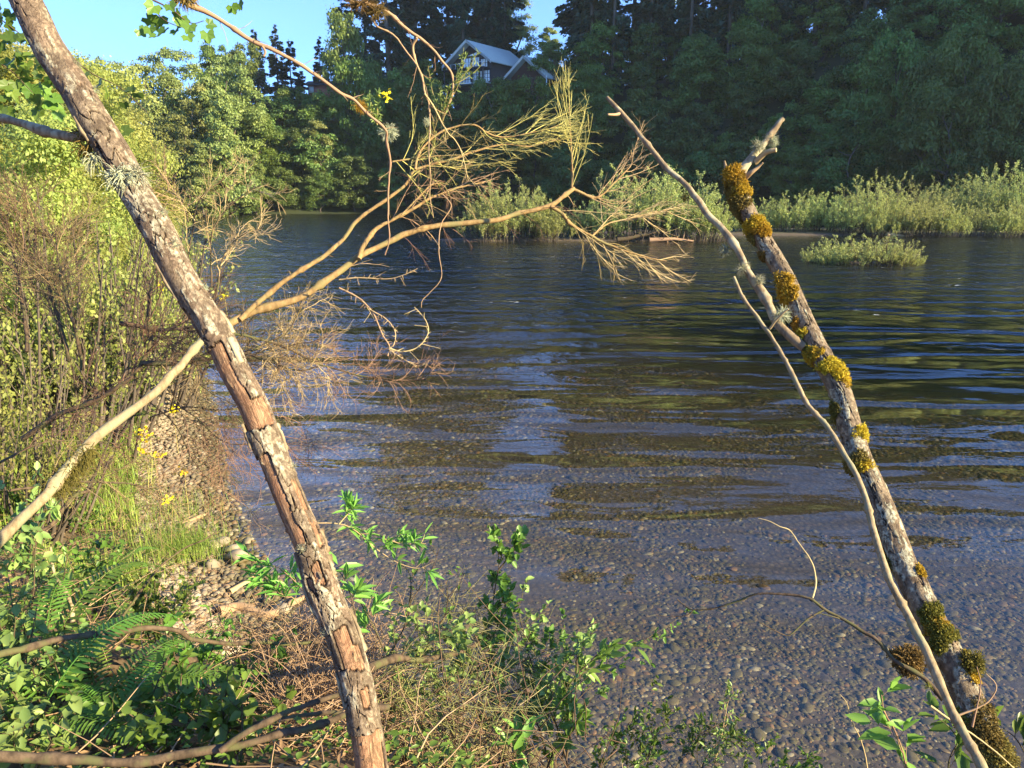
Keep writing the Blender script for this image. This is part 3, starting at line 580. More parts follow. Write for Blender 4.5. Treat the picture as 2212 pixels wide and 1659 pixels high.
for i, (u, v_, y) in enumerate([(1268, -380, 160), (1290, -470, 152), (1300, -400, 160), (1342, -500, 150), (1385, -420, 158), (1430, -520, 150), (1472, -430, 156), (1520, -500, 146), (1566, -400, 152), (1615, -530, 142), (1662, -440, 150), (1712, -500, 140), (1760, -400, 148), (1810, -480, 136), (1862, -380, 145), (1915, -460, 134), (1968, -400, 142), (2020, -350, 130), (2075, -430, 138), (2130, -360, 126), (2190, -420, 134), (2250, -380, 122), (1590, -200, 165), (1700, -200, 165), (1840, -200, 160), (1960, -220, 158), (2080, -220, 150)]): addc(u, v_, y, i % 4, 'tall dark conifer right of the sky gap')
place('conifer', FC, con, 'tree', '', 'tall conifers on the far hilltop', rg)
sp = []
for u, v_, y, lab, k, h in [(330, 112, 118, 'pale olive poplar leftmost on the sunlit far bank', 1, 17), (385, 108, 122, 'broad pale olive tree beside the leftmost poplar', 1, 17), (300, 135, 124, 'half hidden pale tree behind the left bank greenery', 0, 15), (495, 118, 126, 'rounded pale topped tree standing above the slender poplars', 1, 17), (455, 172, 118, 'slender pale green poplar left of centre on sunlit bank', 2, 13), (478, 200, 113, 'second slender poplar, right of the first one', 2, 13), (415, 175, 116, 'dull green poplar in front of the broad olive tree', 0, 15), (545, 330, 122, 'small yellow green tree catching sun near the water', 2, 13), (682, 262, 130, 'pale yellowish small tree alone on the shaded slope', 2, 13), (372, 240, 112, 'bushy olive tree low on the sunlit bank', 0, 15), (430, 300, 110, 'yellow green tree at the foot of the sunlit bank', 0, 15),
                           (1112, -20, 172, 'tall pale sunlit tree behind the second cabin', 1, 17), (1186, 60, 172, 'yellow green tree standing in the sky gap', 2, 13), (866, 175, 140, 'slim light green tree left below the glazed cabin', 2, 13)]:
    tip = Pz(u, v_, y); z = float(hill(tip[0], tip[1])) - .3; s = max((tip[2] - z) / h, .3); sp.append((tip[0], tip[1], z, lab, (min(s, 1.1), min(s, 1.1), s), k))
place('poplar', FPa, pts['p'] + sp, 'tree', '', 'pale tall trees on the far bank', rg)
sp = []
for u, v_, y, lab in [(1950, 70, 112, 'broad bigleaf tree high on the right slope under the conifers'), (2030, 110, 106, 'bigleaf tree in the upper right with rounded top'), (2100, 60, 108, 'tall bigleaf tree near the right edge high on the slope'), (2170, 120, 100, 'bigleaf tree at the right edge, upper slope'), (1880, 120, 114, 'bigleaf tree left of the rounded one on the upper right slope'), (2060, 190, 100, 'lower bigleaf tree at the upper right'), (745, 30, 140, 'large round bigleaf tree left of the conifers with lit edge'), (770, 130, 136, 'lower bigleaf tree under the large round one'), (470, 100, 150, 'green tree top left of the spires'), (525, 95, 152, 'broad green crown behind the pale topped tree'), (690, 205, 140, 'bigleaf tree right under the brick house'), (950, 208, 138, 'leafy tree at the left foot of the glazed cabin'), (1005, 200, 140, 'leafy tree hiding the foundation of the glazed cabin'), (1062, 172, 138, 'leafy tree in front of the pale roof of the glazed cabin'), (1104, 174, 140, 'leafy tree between the two cabins'), (1158, 168, 139, 'leafy tree hiding the wall of the second cabin'), (1222, 186, 139, 'leafy tree at the right corner of the second cabin'), (905, 190, 139, 'leafy tree on the slope left of the cabins'), (1262, 150, 142, 'leafy tree right beside the cabins under the gap'), (850, 160, 141, 'leafy tree under the conifers left of the cabins'), (640, 190, 142, 'leafy tree left of the brick house on the crest'), (740, 190, 143, 'leafy tree right of the brick house on the crest')]:
    tip = Pz(u, v_, y); z = float(hill(tip[0], tip[1])) - .3; s = max((tip[2] - z) / 12, .3); sp.append((tip[0], tip[1], z, lab, (min(s, 1.0), min(s, 1.0), s), 0))
place('bigleaf_tree', FMp, sp, 'tree', '', None, rg)

# ------------------------------------------------------------------ willow islands and bars
def bar(name, cx, cy, rx, ry, h=.25):
    a = np.linspace(0, 6.283, 40)[:-1]; rr = 1 + .12 * np.sin(3 * a + cx) + .08 * np.sin(5 * a); b = MB(); ring = []
    for k, zz in ((1.25, -1.2), (1.0, -.02), (.85, h * .6), (.5, h), (.05, h * 1.1)): ring.append(np.stack([cx + rx * k * rr * np.cos(a), cy + ry * k * rr * np.sin(a), np.full(39, zz)], 1))
    f = [[k * 39 + j, k * 39 + (j + 1) % 39, (k + 1) * 39 + (j + 1) % 39, (k + 1) * 39 + j] for k in range(4) for j in range(39)]; b.add(np.vstack(ring), f)
    return tag(b.obj(name, GM, smooth_=True), kind='structure')
bar('gravel_bar', 3.3, 55, 9.2, 1.5, .12); bar('gravel_bar', 29, 66, 21, 6.3, .16); bar('gravel_bar', 16.6, 36.6, 1.6, .5, .05)
Wp = [shrub_up(200 + i, H, R, 16000, .085, 'willow', ns, spread=.35) for i, (H, R, ns) in enumerate([(4.2, 2.4, 80), (3.4, 2.0, 70), (4.8, 2.0, 70)])]
Wl = [shrub_up(210 + i, H, R, 10000, .065, 'willow', 90, spread=1.0) for i, (H, R) in enumerate([(1.9, 2.0), (1.5, 1.6)])]
Wb = [shrub_up(220 + i, 6.0, 3.0, 22000, .10, 'willow', 120, spread=.45) for i in range(2)]
wp = []
def addw(u, vb, vt, y, k, lab, H, arr, zb=.1):
    q = Pz(u, vb, y); tp = Pz(u, vt, y); s = (tp[2] - zb) / H * 1.06; arr.append((q[0], y, zb - .15, lab, (s * 1.12, s * 1.12, s), k))
for u, vt, y, k, lab in [(1045, 420, 54, 1, 'small willow at the left end of the middle island'), (1100, 392, 55, 0, 'tall willow on the left part of the middle island'), (1150, 415, 55, 2, 'willow with spiky shoots left of centre on middle island'), (1195, 440, 54, 1, 'low willow in the dip of the middle island'), (1255, 445, 56, 1, 'low willow behind the broom fan on middle island'), (1310, 425, 55, 0, 'willow left of the tallest one on the middle island'), (1375, 372, 55, 0, 'tallest willow on the middle island behind the long dead branch'), (1420, 370, 56, 2, 'spiky topped willow right of the tallest island willow'), (1470, 385, 55, 0, 'broad willow on the right part of the middle island'), (1520, 430, 54, 1, 'rightmost small willow of the middle island')]:
    addw(u, 520, vt, y, k, lab, (4.2, 3.4, 4.8)[k], wp)
for u, vt, y, k, lab in [(1600, 440, 64, 1, 'low willow left of the mossy trunk top on right bar'), (1650, 430, 66, 2, 'willow with upright shoots just right of the mossy trunk'), (1700, 425, 64, 1, 'spiky low willow on the left part of the right bar'), (1745, 415, 66, 2, 'upright willow in the left row of the right bar'), (1790, 418, 64, 1, 'short willow left of the big round one'), (1835, 425, 62, 0, 'green willow in front of the big round one')]: addw(u, 505, vt, y, k, lab, (4.2, 3.4, 4.8)[k], wp)
for u, vt, y, k, lab in [(1960, 440, 60, 1, 'bright willow right of the big round one'), (2010, 430, 60, 0, 'willow in the middle front of the right bar'), (2060, 450, 59, 1, 'low bright willow on the right bar edge'), (2110, 440, 60, 0, 'leafy willow on the right bar near the frame edge'), (2165, 445, 59, 1, 'low willow at the right frame edge'), (2215, 430, 60, 0, 'outermost willow cut by the right frame edge'), (1905, 450, 60, 1, 'small willow under the big round bush'), (2270, 430, 60, 0, 'willow past the frame edge')]: addw(u, 515, vt, y, k, lab, (4.2, 3.4, 4.8)[k], wp)
place('willow_bush', Wp, wp, 'bush', '', 'willows on the river bars', rg, ('stems', 'foliage'))
wp = []
for u, vt, y, k, lab in [(1885, 385, 63, 0, 'big round pale willow tree on the right bar'), (1965, 395, 66, 1, 'round willow tree behind the big pale one'), (2050, 392, 67, 0, 'wide willow tree in the back row of right bar'), (2125, 372, 67, 1, 'tall pale willow tree left of the frame edge'), (2200, 355, 66, 0, 'tallest pale willow tree at the right frame edge'), (2290, 350, 67, 1, 'willow tree past the right frame edge')]: addw(u, 505, vt, y, k, lab, 6.0, wp)
place('willow_tree', Wb, wp, 'tree', '', 'willow trees on the right bar', rg, ('stems', 'foliage'))
wp = []
for u, vt, y, k, lab in [(1785, 522, 36.8, 1, 'low straggly willow trailing left on the tiny islet'), (1850, 498, 36.6, 0, 'bushy little willow on the tiny islet'), (1900, 505, 36.4, 0, 'willow at the right end of the tiny islet'), (1950, 530, 36.4, 1, 'thin willow leaning over the water right of tiny islet')]: addw(u, 570, vt, y, k, lab, (1.9, 1.5)[k], wp, .03)
place('islet_willow', Wl, wp, 'bush', '', 'willows on the tiny islet', rg, ('stems', 'foliage'))
# driftwood on the bars
for u, v_, y, L, a, lab in [(1400, 535, 53, 4.2, 10, 'dark drift log along the right foot of the middle island'), (1450, 540, 52.6, 3.0, -16, 'pale drift log slanting into the water at middle island'), (1925, 572, 36, 1.0, 8, 'red brown root wad at the right end of tiny islet'), (1945, 520, 59.5, 2.2, 5, 'sandy log under the big round willow')]:
    q = Pz(u, v_, y); p_ = shoots(A([(q[0] - L / 2, y, .12)]), A([(1, .1, math.sin(math.radians(a)) * .15)]), A([L]), 8, .1, 0, rg); b = MB(); b.tubes(p_, taper(1, 8, .16, .06), 8, .4, cap=True); b.tubes(sprout(p_, 7, .1, .9, 60, .3, 1.0, 5, .3, .1, rg), .025, 4)
    tag(b.obj('drift_log', M_['tan_twig'] if 'pale' in lab or 'sandy' in lab else M_['brown_bark'], smooth_=True), lab, 'log')

# ------------------------------------------------------------------ the two leaning trunks
def trunkmat(name, alder=False):
    m, nt, out = newmat(name); g = opos(nt); wd, ck, lc, pl = attr(nt, 'wood'), attr(nt, 'crack'), attr(nt, 'lichen'), attr(nt, 'plate')
    nf = noise(nt, g, 90, 5, .7); nm = noise(nt, g, 22, 4, .6)
    if alder: bark = mix(nt, ramp(nt, nm, [(.38, 0.0), (.6, 1.0)]), (.15, .11, .07), (.35, .27, .17))
    else: bark = mix(nt, ramp(nt, nm, [(.35, 0.0), (.62, 1.0)]), (.13, .098, .065), (.34, .27, .18))
    bark = mix(nt, ramp(nt, pl, [(.35, 0.0), (.95, .6)]), bark, (.26, .175, .115) if not alder else (.30, .24, .15))
    bark = mix(nt, ramp(nt, nf, [(.42, .55), (.62, 0.0)]), bark, (.07, .045, .03))
    grain = noise(nt, N(nt, 'ShaderNodeCombineXYZ', {0: mth(nt, 'MULTIPLY', attr(nt, 'ang'), 9.0), 1: mth(nt, 'MULTIPLY', attr(nt, 'len'), 1.6), 2: 0.0}).outputs[0], 1.0, 4, .6)
    wood = mix(nt, ramp(nt, grain, [(.35, 0.0), (.65, 1.0)]), (.13, .068, .038), (.42, .26, .145))
    wood = mix(nt, ramp(nt, nm, [(.45, 0.0), (.7, .7)]), wood, (.30, .14, .075))
    c = mix(nt, wd, bark, wood)
    li = mth(nt, 'MULTIPLY', lc, ramp(nt, nf, [(.40, 0.0), (.56, 1.0)]))
    c = mix(nt, li, c, mix(nt, nm, (.31, .285, .19), (.52, .47, .34)) if not alder else mix(nt, nm, (.30, .30, .20), (.50, .48, .35)))
    c = mix(nt, ck, c, (.022, .012, .008))
    fis = ramp(nt, noise(nt, N(nt, 'ShaderNodeMapping', {'Vector': g, 'Scale': (1, 1, .45)}).outputs[0], 42, 6, .7, .6), [(.44, 0.0), (.50, 1.0), (.56, 0.0)])
    c = mix(nt, mth(nt, 'MULTIPLY', fis, .45), c, (.05, .032, .022))
    h = mth(nt, 'SUBTRACT', mth(nt, 'ADD', mth(nt, 'MULTIPLY', nf, .6), mth(nt, 'MULTIPLY', grain, .5)), mth(nt, 'MULTIPLY', fis, .5))
    bp = N(nt, 'ShaderNodeBump', {'Height': h, 'Distance': .0022, 'Strength': 1.0})
    b = N(nt, 'ShaderNodeBsdfPrincipled', {'Base Color': c, 'Roughness': .85, 'Specular IOR Level': .22, 'Normal': bp.outputs[0]}); nt.links.new(b.outputs[0], out.inputs[0]); return m
def bigtrunk(path, rad, nS, nT, masks, mat, seed, parent, name='trunk', scale=(9, 26), lump=.05, knots=()):
    """PATH rows of world points; masks(s, th, v) gives wood, lichen 0..1; th: 0 = right side, 90 = facing the viewer, 180 = left side"""
    p = resample(smooth(path, 8), nS); L = np.r_[0, np.cumsum(np.linalg.norm(np.diff(p, axis=0), axis=1))]; s = L / L[-1]; r = np.interp(s, np.linspace(0, 1, len(rad)), rad)
    t = unit(np.gradient(p, axis=0)); view = unit(A((0, 0, CAMZ)) - p); n1 = unit(np.cross(t, view)); flip = np.sign(n1[:, :1]); n1 = n1 * flip; n2 = unit(view - (view * t).sum(1, keepdims=True) * t)
    th = np.arange(nT) * 2 * math.pi / nT; S, T = np.meshgrid(s, th, indexing='ij'); LL = S * L[-1]; deg = np.degrees(T)
    w1 = fbm(np.cos(T) * 1.6 + 5, LL * 9, np.sin(T) * 1.6, 4, seed); w2 = fbm(np.cos(T) * 1.2, LL * 5 + 9, np.sin(T) * 1.2, 3, seed + 5)
    cx = T / (2 * math.pi) * scale[0] + (w1 - .45) * 2.2; cy = LL * scale[1] * .5 + (w2 - .45) * 3.0
    f1, f2, rid = cells(cx, cy, scale[0], seed); e = f2 - f1
    wood, lich = masks(S, deg, L[-1]); edge = fbm(np.cos(T) * 3, LL * 30, np.sin(T) * 3, 4, seed + 8) - .47
    wood = ss(.42, .5, wood + edge * 1.1)
    crack = ss(.055, .012, e) * (1 - wood) * ss(.32, .5, vn(np.cos(T) * 1.1 + 3, LL * 6, np.sin(T) * 1.1, seed + 2) + .12)
    gr = np.abs(np.gradient(wood, axis=0)) + np.abs(np.gradient(wood, axis=1)); crack = np.clip(crack + (gr > .12) * .85 * (edge > -.05), 0, 1)
    lich = ss(.5, .62, lich + (fbm(np.cos(T) * 2.5 + 2, LL * 22, np.sin(T) * 2.5, 4, seed + 11) - .45) * 1.6) * (1 - wood)
    disp = r[:, None] * (1 + lump * (w2 - .45) * 2 + lump * .8 * (w1 - .45)) - .0045 * wood - .0055 * crack + .0022 * (rid - .4) * (1 - wood) + .0012 * lich
    for ks, kd, kr, kh in knots:
        q = np.hypot((S - ks) * L[-1], np.radians((deg - kd + 180) % 360 - 180) * r[:, None]) / kr; disp += kh * np.exp(-q * q) - kh * .9 * np.exp(-(q * 3) ** 2); crack = np.clip(crack + .7 * ((q > .25) & (q < .42)), 0, 1)
    v = p[:, None] + disp[..., None] * (n1[:, None] * np.cos(T)[..., None] + n2[:, None] * np.sin(T)[..., None])
    b = MB(); j = np.arange(nT); k = np.arange(nS - 1)[:, None] * nT; f = np.stack([k + j, k + (j + 1) % nT, k + nT + (j + 1) % nT, k + nT + j], -1).reshape(-1, 4); b.add(v, f)
    for end, row in ((0, 0), (1, nS - 1)):
        pass
    o = b.obj(name, mat, parent, True, {'wood': wood, 'crack': crack, 'lichen': lich, 'plate': rid, 'ang': T / 6.283 * 6, 'len': LL * 6})
    return o, p, r, n1, n2
def stick(name, path, r0, r1, mat, parent=None, seg=7, k=6, rnd=.4, wob=.0, cap=True, rng=RNG, stubs=0):
    p = smooth(path, k); Lp = np.linalg.norm(np.diff(p, axis=0), axis=1).sum(); p = resample(p, int(np.clip(Lp / max(r0 * 1.4, .008), len(p), 260))); n = len(p); sq = np.linspace(0, Lp, n)
    p[1:-1] = p[1:-1] + (np.c_[fbm(sq / (r0 * 7), 1.7, 0, 3, 11), fbm(sq / (r0 * 7), 7.1, 0, 3, 12), fbm(sq / (r0 * 7), 13.3, 0, 3, 13)] - .44)[1:-1] * r0 * .8
    if wob: p = p + np.c_[fbm(sq * 9, 1, 0, 2, 1), fbm(sq * 9, 7, 0, 2, 2), fbm(sq * 9, 13, 0, 2, 3)] * wob - .375 * wob
    r = np.linspace(r0, r1, n) * (1 + .14 * (vn(sq / (r0 * 3), 3.3, 0, 5) - .5) * 2 + .45 * ss(.80, .97, vn(sq / (r0 * 2.2), 9.1, 0, 6))); b = MB(); b.tubes(p, r[None], seg, rnd, cap=cap)
    if stubs: q = sprout(p[None], stubs, .05, .97, 62, .008, .04, 4, .2, 0, np.random.default_rng(n)); b.tubes(q, np.linspace(.0016, .0005, 4)[None], 4, .4)
    return b.obj(name, mat, parent, True), p
def tuft(name, c, rx, mat, parent, n=420, L=.5, seed=1, squash=(1, 1, .8), droop=0.0):
    """mossy cushion: a lumpy core and hundreds of short shoots standing out of it"""
    g = np.random.default_rng(seed); d = unit(g.normal(size=(n, 3))); lum = vn(d[:, 0] * 2.2 + seed, d[:, 1] * 2.2, d[:, 2] * 2.2, seed)[:, None]; core = A(c) + d * A(squash) * rx * (.30 + .55 * lum + .12 * g.random((n, 1)))
    b = MB(); ln = np.minimum(rx * L, .024) * (.5 + .9 * g.random(n)); p = shoots(core, d + g.normal(size=(n, 3)) * .35, ln, 4, .25, -droop, g); b.tubes(p, np.linspace(rx * .05, rx * .016, 4)[None], 3, g.random(n))
    m = n; k = g.integers(0, n, m * 3); q = p[k, 1 + g.integers(0, 3, m * 3)]; dd_ = unit(d[k] + g.normal(size=(m * 3, 3)) * .8); s = rx * .13 * (.6 + .8 * g.random((m * 3, 1))); sd2 = unit(np.cross(dd_, g.normal(size=(m * 3, 3)))) * s * .35
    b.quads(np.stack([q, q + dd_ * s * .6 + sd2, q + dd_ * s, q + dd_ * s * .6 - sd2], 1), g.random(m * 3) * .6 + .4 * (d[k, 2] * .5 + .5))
    u = np.linspace(0, math.pi, 7)[:, None]; w = np.arange(10)[None] * .6283; sph = np.stack([np.sin(u) * np.cos(w), np.sin(u) * np.sin(w), np.cos(u) + 0 * w], -1) * A(squash) * rx * .42
    j = np.arange(10); kk = np.arange(6)[:, None] * 10; b.add(A(c) + sph, np.stack([kk + j, kk + 10 + j, kk + 10 + (j + 1) % 10, kk + (j + 1) % 10], -1).reshape(-1, 4), .1)
    return b.obj(name, mat, parent)
# left, peeling trunk ------------------------------------------------
lt = empty('leaning_trunk', (0, 0, 0), 'peeling grey brown trunk leaning left across the view, bare reddish wood showing', 'tree')
LTP = PP([(-60, -260, 1.95), (0, -110, 1.94), (55, 0, 1.93), (104, 101, 1.92), (148, 168, 1.92), (197, 252, 1.9), (249, 336, 1.9), (284, 403, 1.9), (326, 470, 1.89), (368, 554, 1.88), (412, 633, 1.88), (464, 717, 1.87), (504, 801, 1.86), (549, 885, 1.85), (581, 969, 1.85), (615, 1053, 1.84), (636, 1106, 1.84), (664, 1169, 1.83), (696, 1270, 1.82), (738, 1370, 1.82), (776, 1500, 1.81), (800, 1659, 1.8), (815, 1800, 1.8), (822, 1990, 1.82)])
# s of a display row on the trunk (measured on the path itself)
_p = resample(smooth(LTP, 8), 900); _v = np.array([829.5 - FPX * ((q[2] - CAMZ) * CP + q[1] * SP) / (q[1] * CP - (q[2] - CAMZ) * SP) for q in _p])
def sv(v): return float(np.interp(v, _v, np.linspace(0, 1, 900)))
def lmask(S, D, L):
    z = np.zeros_like(S)
    def zone(v0, v1, d0, d1, w=.75):
        a = sv(v0); b_ = sv(v1); return w * ss(a - .004, a + .003, S) * ss(b_ + .004, b_ - .003, S) * ss(d0 - 6, d0 + 6, D) * ss(d1 + 6, d1 - 6, D)
    wood = z
    for q in [(748, 905, 82, 235), (870, 925, 20, 180), (978, 1185, 96, 250), (1040, 1190, 20, 58, .62), (1215, 1262, 70, 110, .6), (1352, 1440, 60, 125, .7), (1395, 1452, 30, 70, .6), (1575, 2100, 20, 220), (1480, 1530, 40, 90, .5), (655, 745, 150, 215, .6), (1240, 1290, 95, 140, .5), (300, 360, 120, 170, .35)]: wood = np.maximum(wood, zone(*q))
    lich = .30 + 0 * S
    for q in [(370, 470, 20, 160, .62), (470, 640, 20, 120, .5), (640, 735, 60, 120, .5), (745, 900, 10, 75, .55), (905, 1000, 60, 150, .5), (960, 1040, 10, 60, .6), (1170, 1330, 60, 200, .55), (1290, 1360, 90, 200, .6), (1440, 1520, 90, 160, .6), (130, 250, 60, 170, .42)]: lich = np.maximum(lich, zone(*q))
    return wood, lich
tr, lp, lr, ln1, ln2 = bigtrunk(LTP, [.034, .0365, .038, .038, .036, .037, .0375, .038, .040, .044], 1500, 150, lmask, trunkmat('peeling_bark'), 3, lt, knots=[(sv(717), 120, .018, .006), (sv(1262), 70, .022, .007), (sv(1290), 200, .02, .006), (sv(405), 60, .022, .009), (sv(470), 230, .02, .006)])
def onL(v, deg, off=0.0, extra=0.0):
    k = int(np.clip(sv(v) * (len(lp) - 1), 0, len(lp) - 1)); a = math.radians(deg); return lp[k] + (lr[k] + off) * (ln1[k] * math.cos(a) + ln2[k] * math.sin(a))
# stuck out flakes of bark at the peeled edges
g_ = np.random.default_rng(5)
for v0, v1, dg, wd_ in [(1158, 1205, 20, .016), (1210, 1260, 35, .014), (925, 985, 10, .014), (560, 640, 172, .016), (745, 800, 62, .010), (1330, 1420, 15, .014), (1240, 1330, 178, .014), (905, 960, 175, .014), (1440, 1520, 178, .016), (690, 735, 20, .012), (250, 300, 165, .02)]:
    n = 12; b = MB(); c = A([onL(v0 + (v1 - v0) * i / (n - 1), dg, .001 + .006 * math.sin(i / (n - 1) * 3.1) ** 2) for i in range(n)]); o2 = A([onL(v0 + (v1 - v0) * i / (n - 1), dg - 18, .004 + .005 * g_.random()) for i in range(n)]); o3 = A([onL(v0 + (v1 - v0) * i / (n - 1), dg - 18, .0) for i in range(n)]); o4 = A([onL(v0 + (v1 - v0) * i / (n - 1), dg, -.002) for i in range(n)])
    v = np.stack([c, o2, o3, o4], 1).reshape(-1, 3); f = [[4 * i + j, 4 * i + (j + 1) % 4, 4 * i + 4 + (j + 1) % 4, 4 * i + 4 + j] for i in range(n - 1) for j in range(4)] + [[0, 3, 2, 1], [4 * n - 4, 4 * n - 3, 4 * n - 2, 4 * n - 1]]
    b.add(v, f, .3 + .5 * g_.random()); b.obj('bark_flake', M_['grey_bark'], lt)
_o, bp_ = stick('branch', PP([(186, 292, 1.9), (150, 296, 1.93), (100, 283, 1.97), (50, 268, 2.02), (0, 255, 2.08), (-80, 240, 2.2)]), .0125, .010, M_['grey_bark'], lt, 12, 6, wob=.004)
tuft('lichen_tuft', onL(395, 110, .006), .030, M_['lichen'], lt, 150, 1.3, 31, (1.2, .6, .9), .25)
tuft('lichen_tuft', onL(405, 60, .004), .024, M_['lichen'], lt, 110, 1.2, 32, (1, .6, 1), .2)
tuft('lichen_tuft', onL(300, 190, .010), .026, M_['moss_dark'], lt, 120, 1.3, 33, (1.3, .7, .9), .5)
tuft('lichen_tuft', onL(330, 175, .010), .024, M_['lichen'], lt, 90, 1.5, 34, (1, .6, 1), .6)
tuft('lichen_tuft', onL(270, 195, .008), .020, M_['moss_dark'], lt, 80, 1.0, 35, (1.2, .6, 1), .2)
for i, (v_, dg, r_) in enumerate([(480, 40, .014), (545, 55, .016), (215, 15, .013), (160, 20, .010), (1180, 120, .013), (1300, 190, .012), (1350, 160, .010), (1020, 20, .012), (640, 25, .010)]): tuft('lichen_crust', onL(v_, dg, -.002), r_, M_['lichen'], lt, 90, .6, 60 + i, (1, .9, 1))
# right, mossy trunk -------------------------------------------------
rt = empty('mossy_trunk', (0, 0, 0), 'broken topped alder trunk with orange moss tufts and white lichen patches, leaning at right', 'tree')
RTP = PP([(1578, 372, 2.95), (1593, 403, 2.93), (1613, 454, 2.9), (1650, 521, 2.85), (1676, 565, 2.8), (1704, 616, 2.74), (1741, 700, 2.66), (1781, 784, 2.58), (1816, 851, 2.52), (1835, 918, 2.47), (1855, 985, 2.42), (1887, 1055, 2.36), (1911, 1110, 2.31), (1932, 1169, 2.27), (1958, 1236, 2.22), (1993, 1303, 2.17), (2027, 1370, 2.12), (2060, 1438, 2.08), (2087, 1505, 2.04), (2115, 1572, 2.0), (2146, 1650, 1.97), (2215, 1790, 1.93), (2290, 1960, 1.92), (2380, 2200, 1.95)])
_p2 = resample(smooth(RTP, 8), 900); _v2 = np.array([829.5 - FPX * ((q[2] - CAMZ) * CP + q[1] * SP) / (q[1] * CP - (q[2] - CAMZ) * SP) for q in _p2])
def sr(v): return float(np.interp(v, _v2, np.linspace(0, 1, 900)))
def rmask(S, D, L):
    def zone(v0, v1, d0, d1, w=.75):
        a = sr(v0); b_ = sr(v1); return w * ss(a - .006, a + .006, S) * ss(b_ + .006, b_ - .006, S) * ss(d0 - 8, d0 + 8, D) * ss(d1 + 8, d1 - 8, D)
    wood = zone(395, 455, 40, 90, .5); lich = .33 + 0 * S
    for q in [(650, 700, 80, 160, .62), (770, 810, 80, 150, .55), (840, 905, 70, 150, .85), (930, 990, 40, 100, .6), (955, 1010, 90, 170, .75), (1025, 1060, 70, 140, .62), (1090, 1140, 40, 130, .66), (1140, 1200, 90, 170, .62), (1190, 1260, 30, 150, .6), (1270, 1310, 20, 70, .7), (1380, 1420, 60, 160, .64), (1440, 1560, 30, 160, .58), (500, 560, 60, 140, .5)]: lich = np.maximum(lich, zone(*q))
    return wood, lich
tr2, rp, rr_, rn1, rn2 = bigtrunk(RTP, [.030, .0305, .032, .034, .036, .038, .041, .046, .052], 1500, 120, rmask, trunkmat('alder_bark', True), 23, rt, scale=(6, 12), lump=.07, knots=[(sr(560), 60, .02, .005), (sr(770), 30, .025, .006), (sr(920), 200, .02, .005), (sr(1265), 20, .02, .004)])
def onR(v, deg, off=0.0):
    k = int(np.clip(sr(v) * (len(rp) - 1), 0, len(rp) - 1)); a = math.radians(deg); return rp[k] + (rr_[k] + off) * (rn1[k] * math.cos(a) + rn2[k] * math.sin(a))
def mossmat(s0, dg, rx, mat, n, seed, sq, droop):
    """moss mat that follows the bark: thick in the middle, thinning and fraying at its rim"""
    g = np.random.default_rng(seed); Lr = np.linalg.norm(np.diff(rp, axis=0), axis=1).sum(); a = g.random(n) * 6.283; lob = 1 + .35 * np.sin(2 * a + seed) + .25 * np.sin(3 * a + seed * 1.7) + .15 * np.sin(7 * a)
    q = np.sqrt(g.random(n)) * 1.15; ds = q * np.sin(a) * lob * rx * 1.05 * sq[2] ** .5; k0 = s0 * (len(rp) - 1); k = np.clip(k0 + ds / Lr * (len(rp) - 1), 0, len(rp) - 1).astype(int); da = q * np.cos(a) * lob * rx * 1.1 / rr_[k]
    an = math.radians(dg) + da; nrm = rn1[k] * np.cos(an)[:, None] + rn2[k] * np.sin(an)[:, None]; th = rx * .46 * np.clip(1 - (q / 1.15) ** 2, 0, 1) ** .6 * (.55 + .6 * vn(an * 3, ds * 90, 0, seed))
    base = rp[k] + nrm * (rr_[k] - .003 + th * .45)[:, None]; L = th * .6 + .007 * g.random(n) + .003; b = MB(); d = nrm + g.normal(size=(n, 3)) * .45; p = shoots(base, d, L, 4, .25, -droop, g); b.tubes(p, np.linspace(.0017, .0006, 4)[None], 3, g.random(n) * .6)
    m = n * 4; j = g.integers(0, n, m); x = p[j, 1 + g.integers(0, 3, m)] + g.normal(size=(m, 3)) * .0012; dd_ = unit(nrm[j] * .7 + g.normal(size=(m, 3)) * .8 + A((0, 0, -droop))); s = .0055 * (.5 + g.random((m, 1))); sd2 = unit(np.cross(dd_, g.normal(size=(m, 3)))) * s * .32
    b.quads(np.stack([x, x + dd_ * s * .6 + sd2, x + dd_ * s, x + dd_ * s * .6 - sd2], 1), np.clip(g.random(m) * .5 + .5 * vn(an[j] * 4, ds[j] * 120, 0, seed + 3), 0, 1)); return b.obj('moss_tuft', mat, rt)
stick('snag', PP([(1596, 420, 2.92), (1603, 373, 2.93), (1622, 345, 2.93), (1643, 322, 2.94), (1655, 306, 2.94), (1670, 286, 2.95), (1682, 270, 2.95), (1692, 256, 2.95)]), .021, .0085, M_['grey_bark'], rt, 10, 5, wob=.006)
stick('snag', PP([(1630, 350, 2.93), (1650, 333, 2.9), (1663, 327, 2.88), (1677, 324, 2.87)]), .012, .008, M_['tan_twig'], rt, 8, 4)
stick('snag', PP([(1606, 385, 2.92), (1622, 373, 2.89), (1638, 362, 2.88), (1648, 352, 2.87)]), .012, .003, M_['tan_twig'], rt, 8, 4)
stick('snag', PP([(1576, 400, 2.93), (1571, 385, 2.93), (1569, 366, 2.93), (1565, 347, 2.93)]), .018, .003, M_['grey_bark'], rt, 8, 4)
ob, _ = stick('branch', PP([(1740, 752, 2.62), (1704, 723, 2.64), (1677, 693, 2.67), (1657, 643, 2.7), (1620, 592, 2.74), (1596, 549, 2.77), (1560, 494, 2.82), (1530, 465, 2.85), (1502, 430, 2.88), (1478, 396, 2.91), (1440, 363, 2.95), (1415, 330, 2.98), (1390, 302, 3.0), (1365, 270, 3.03), (1339, 242, 3.05), (1312, 211, 3.08)]), .0165, .0085, M_['grey_bark'], rt, 10, 5, wob=.008)
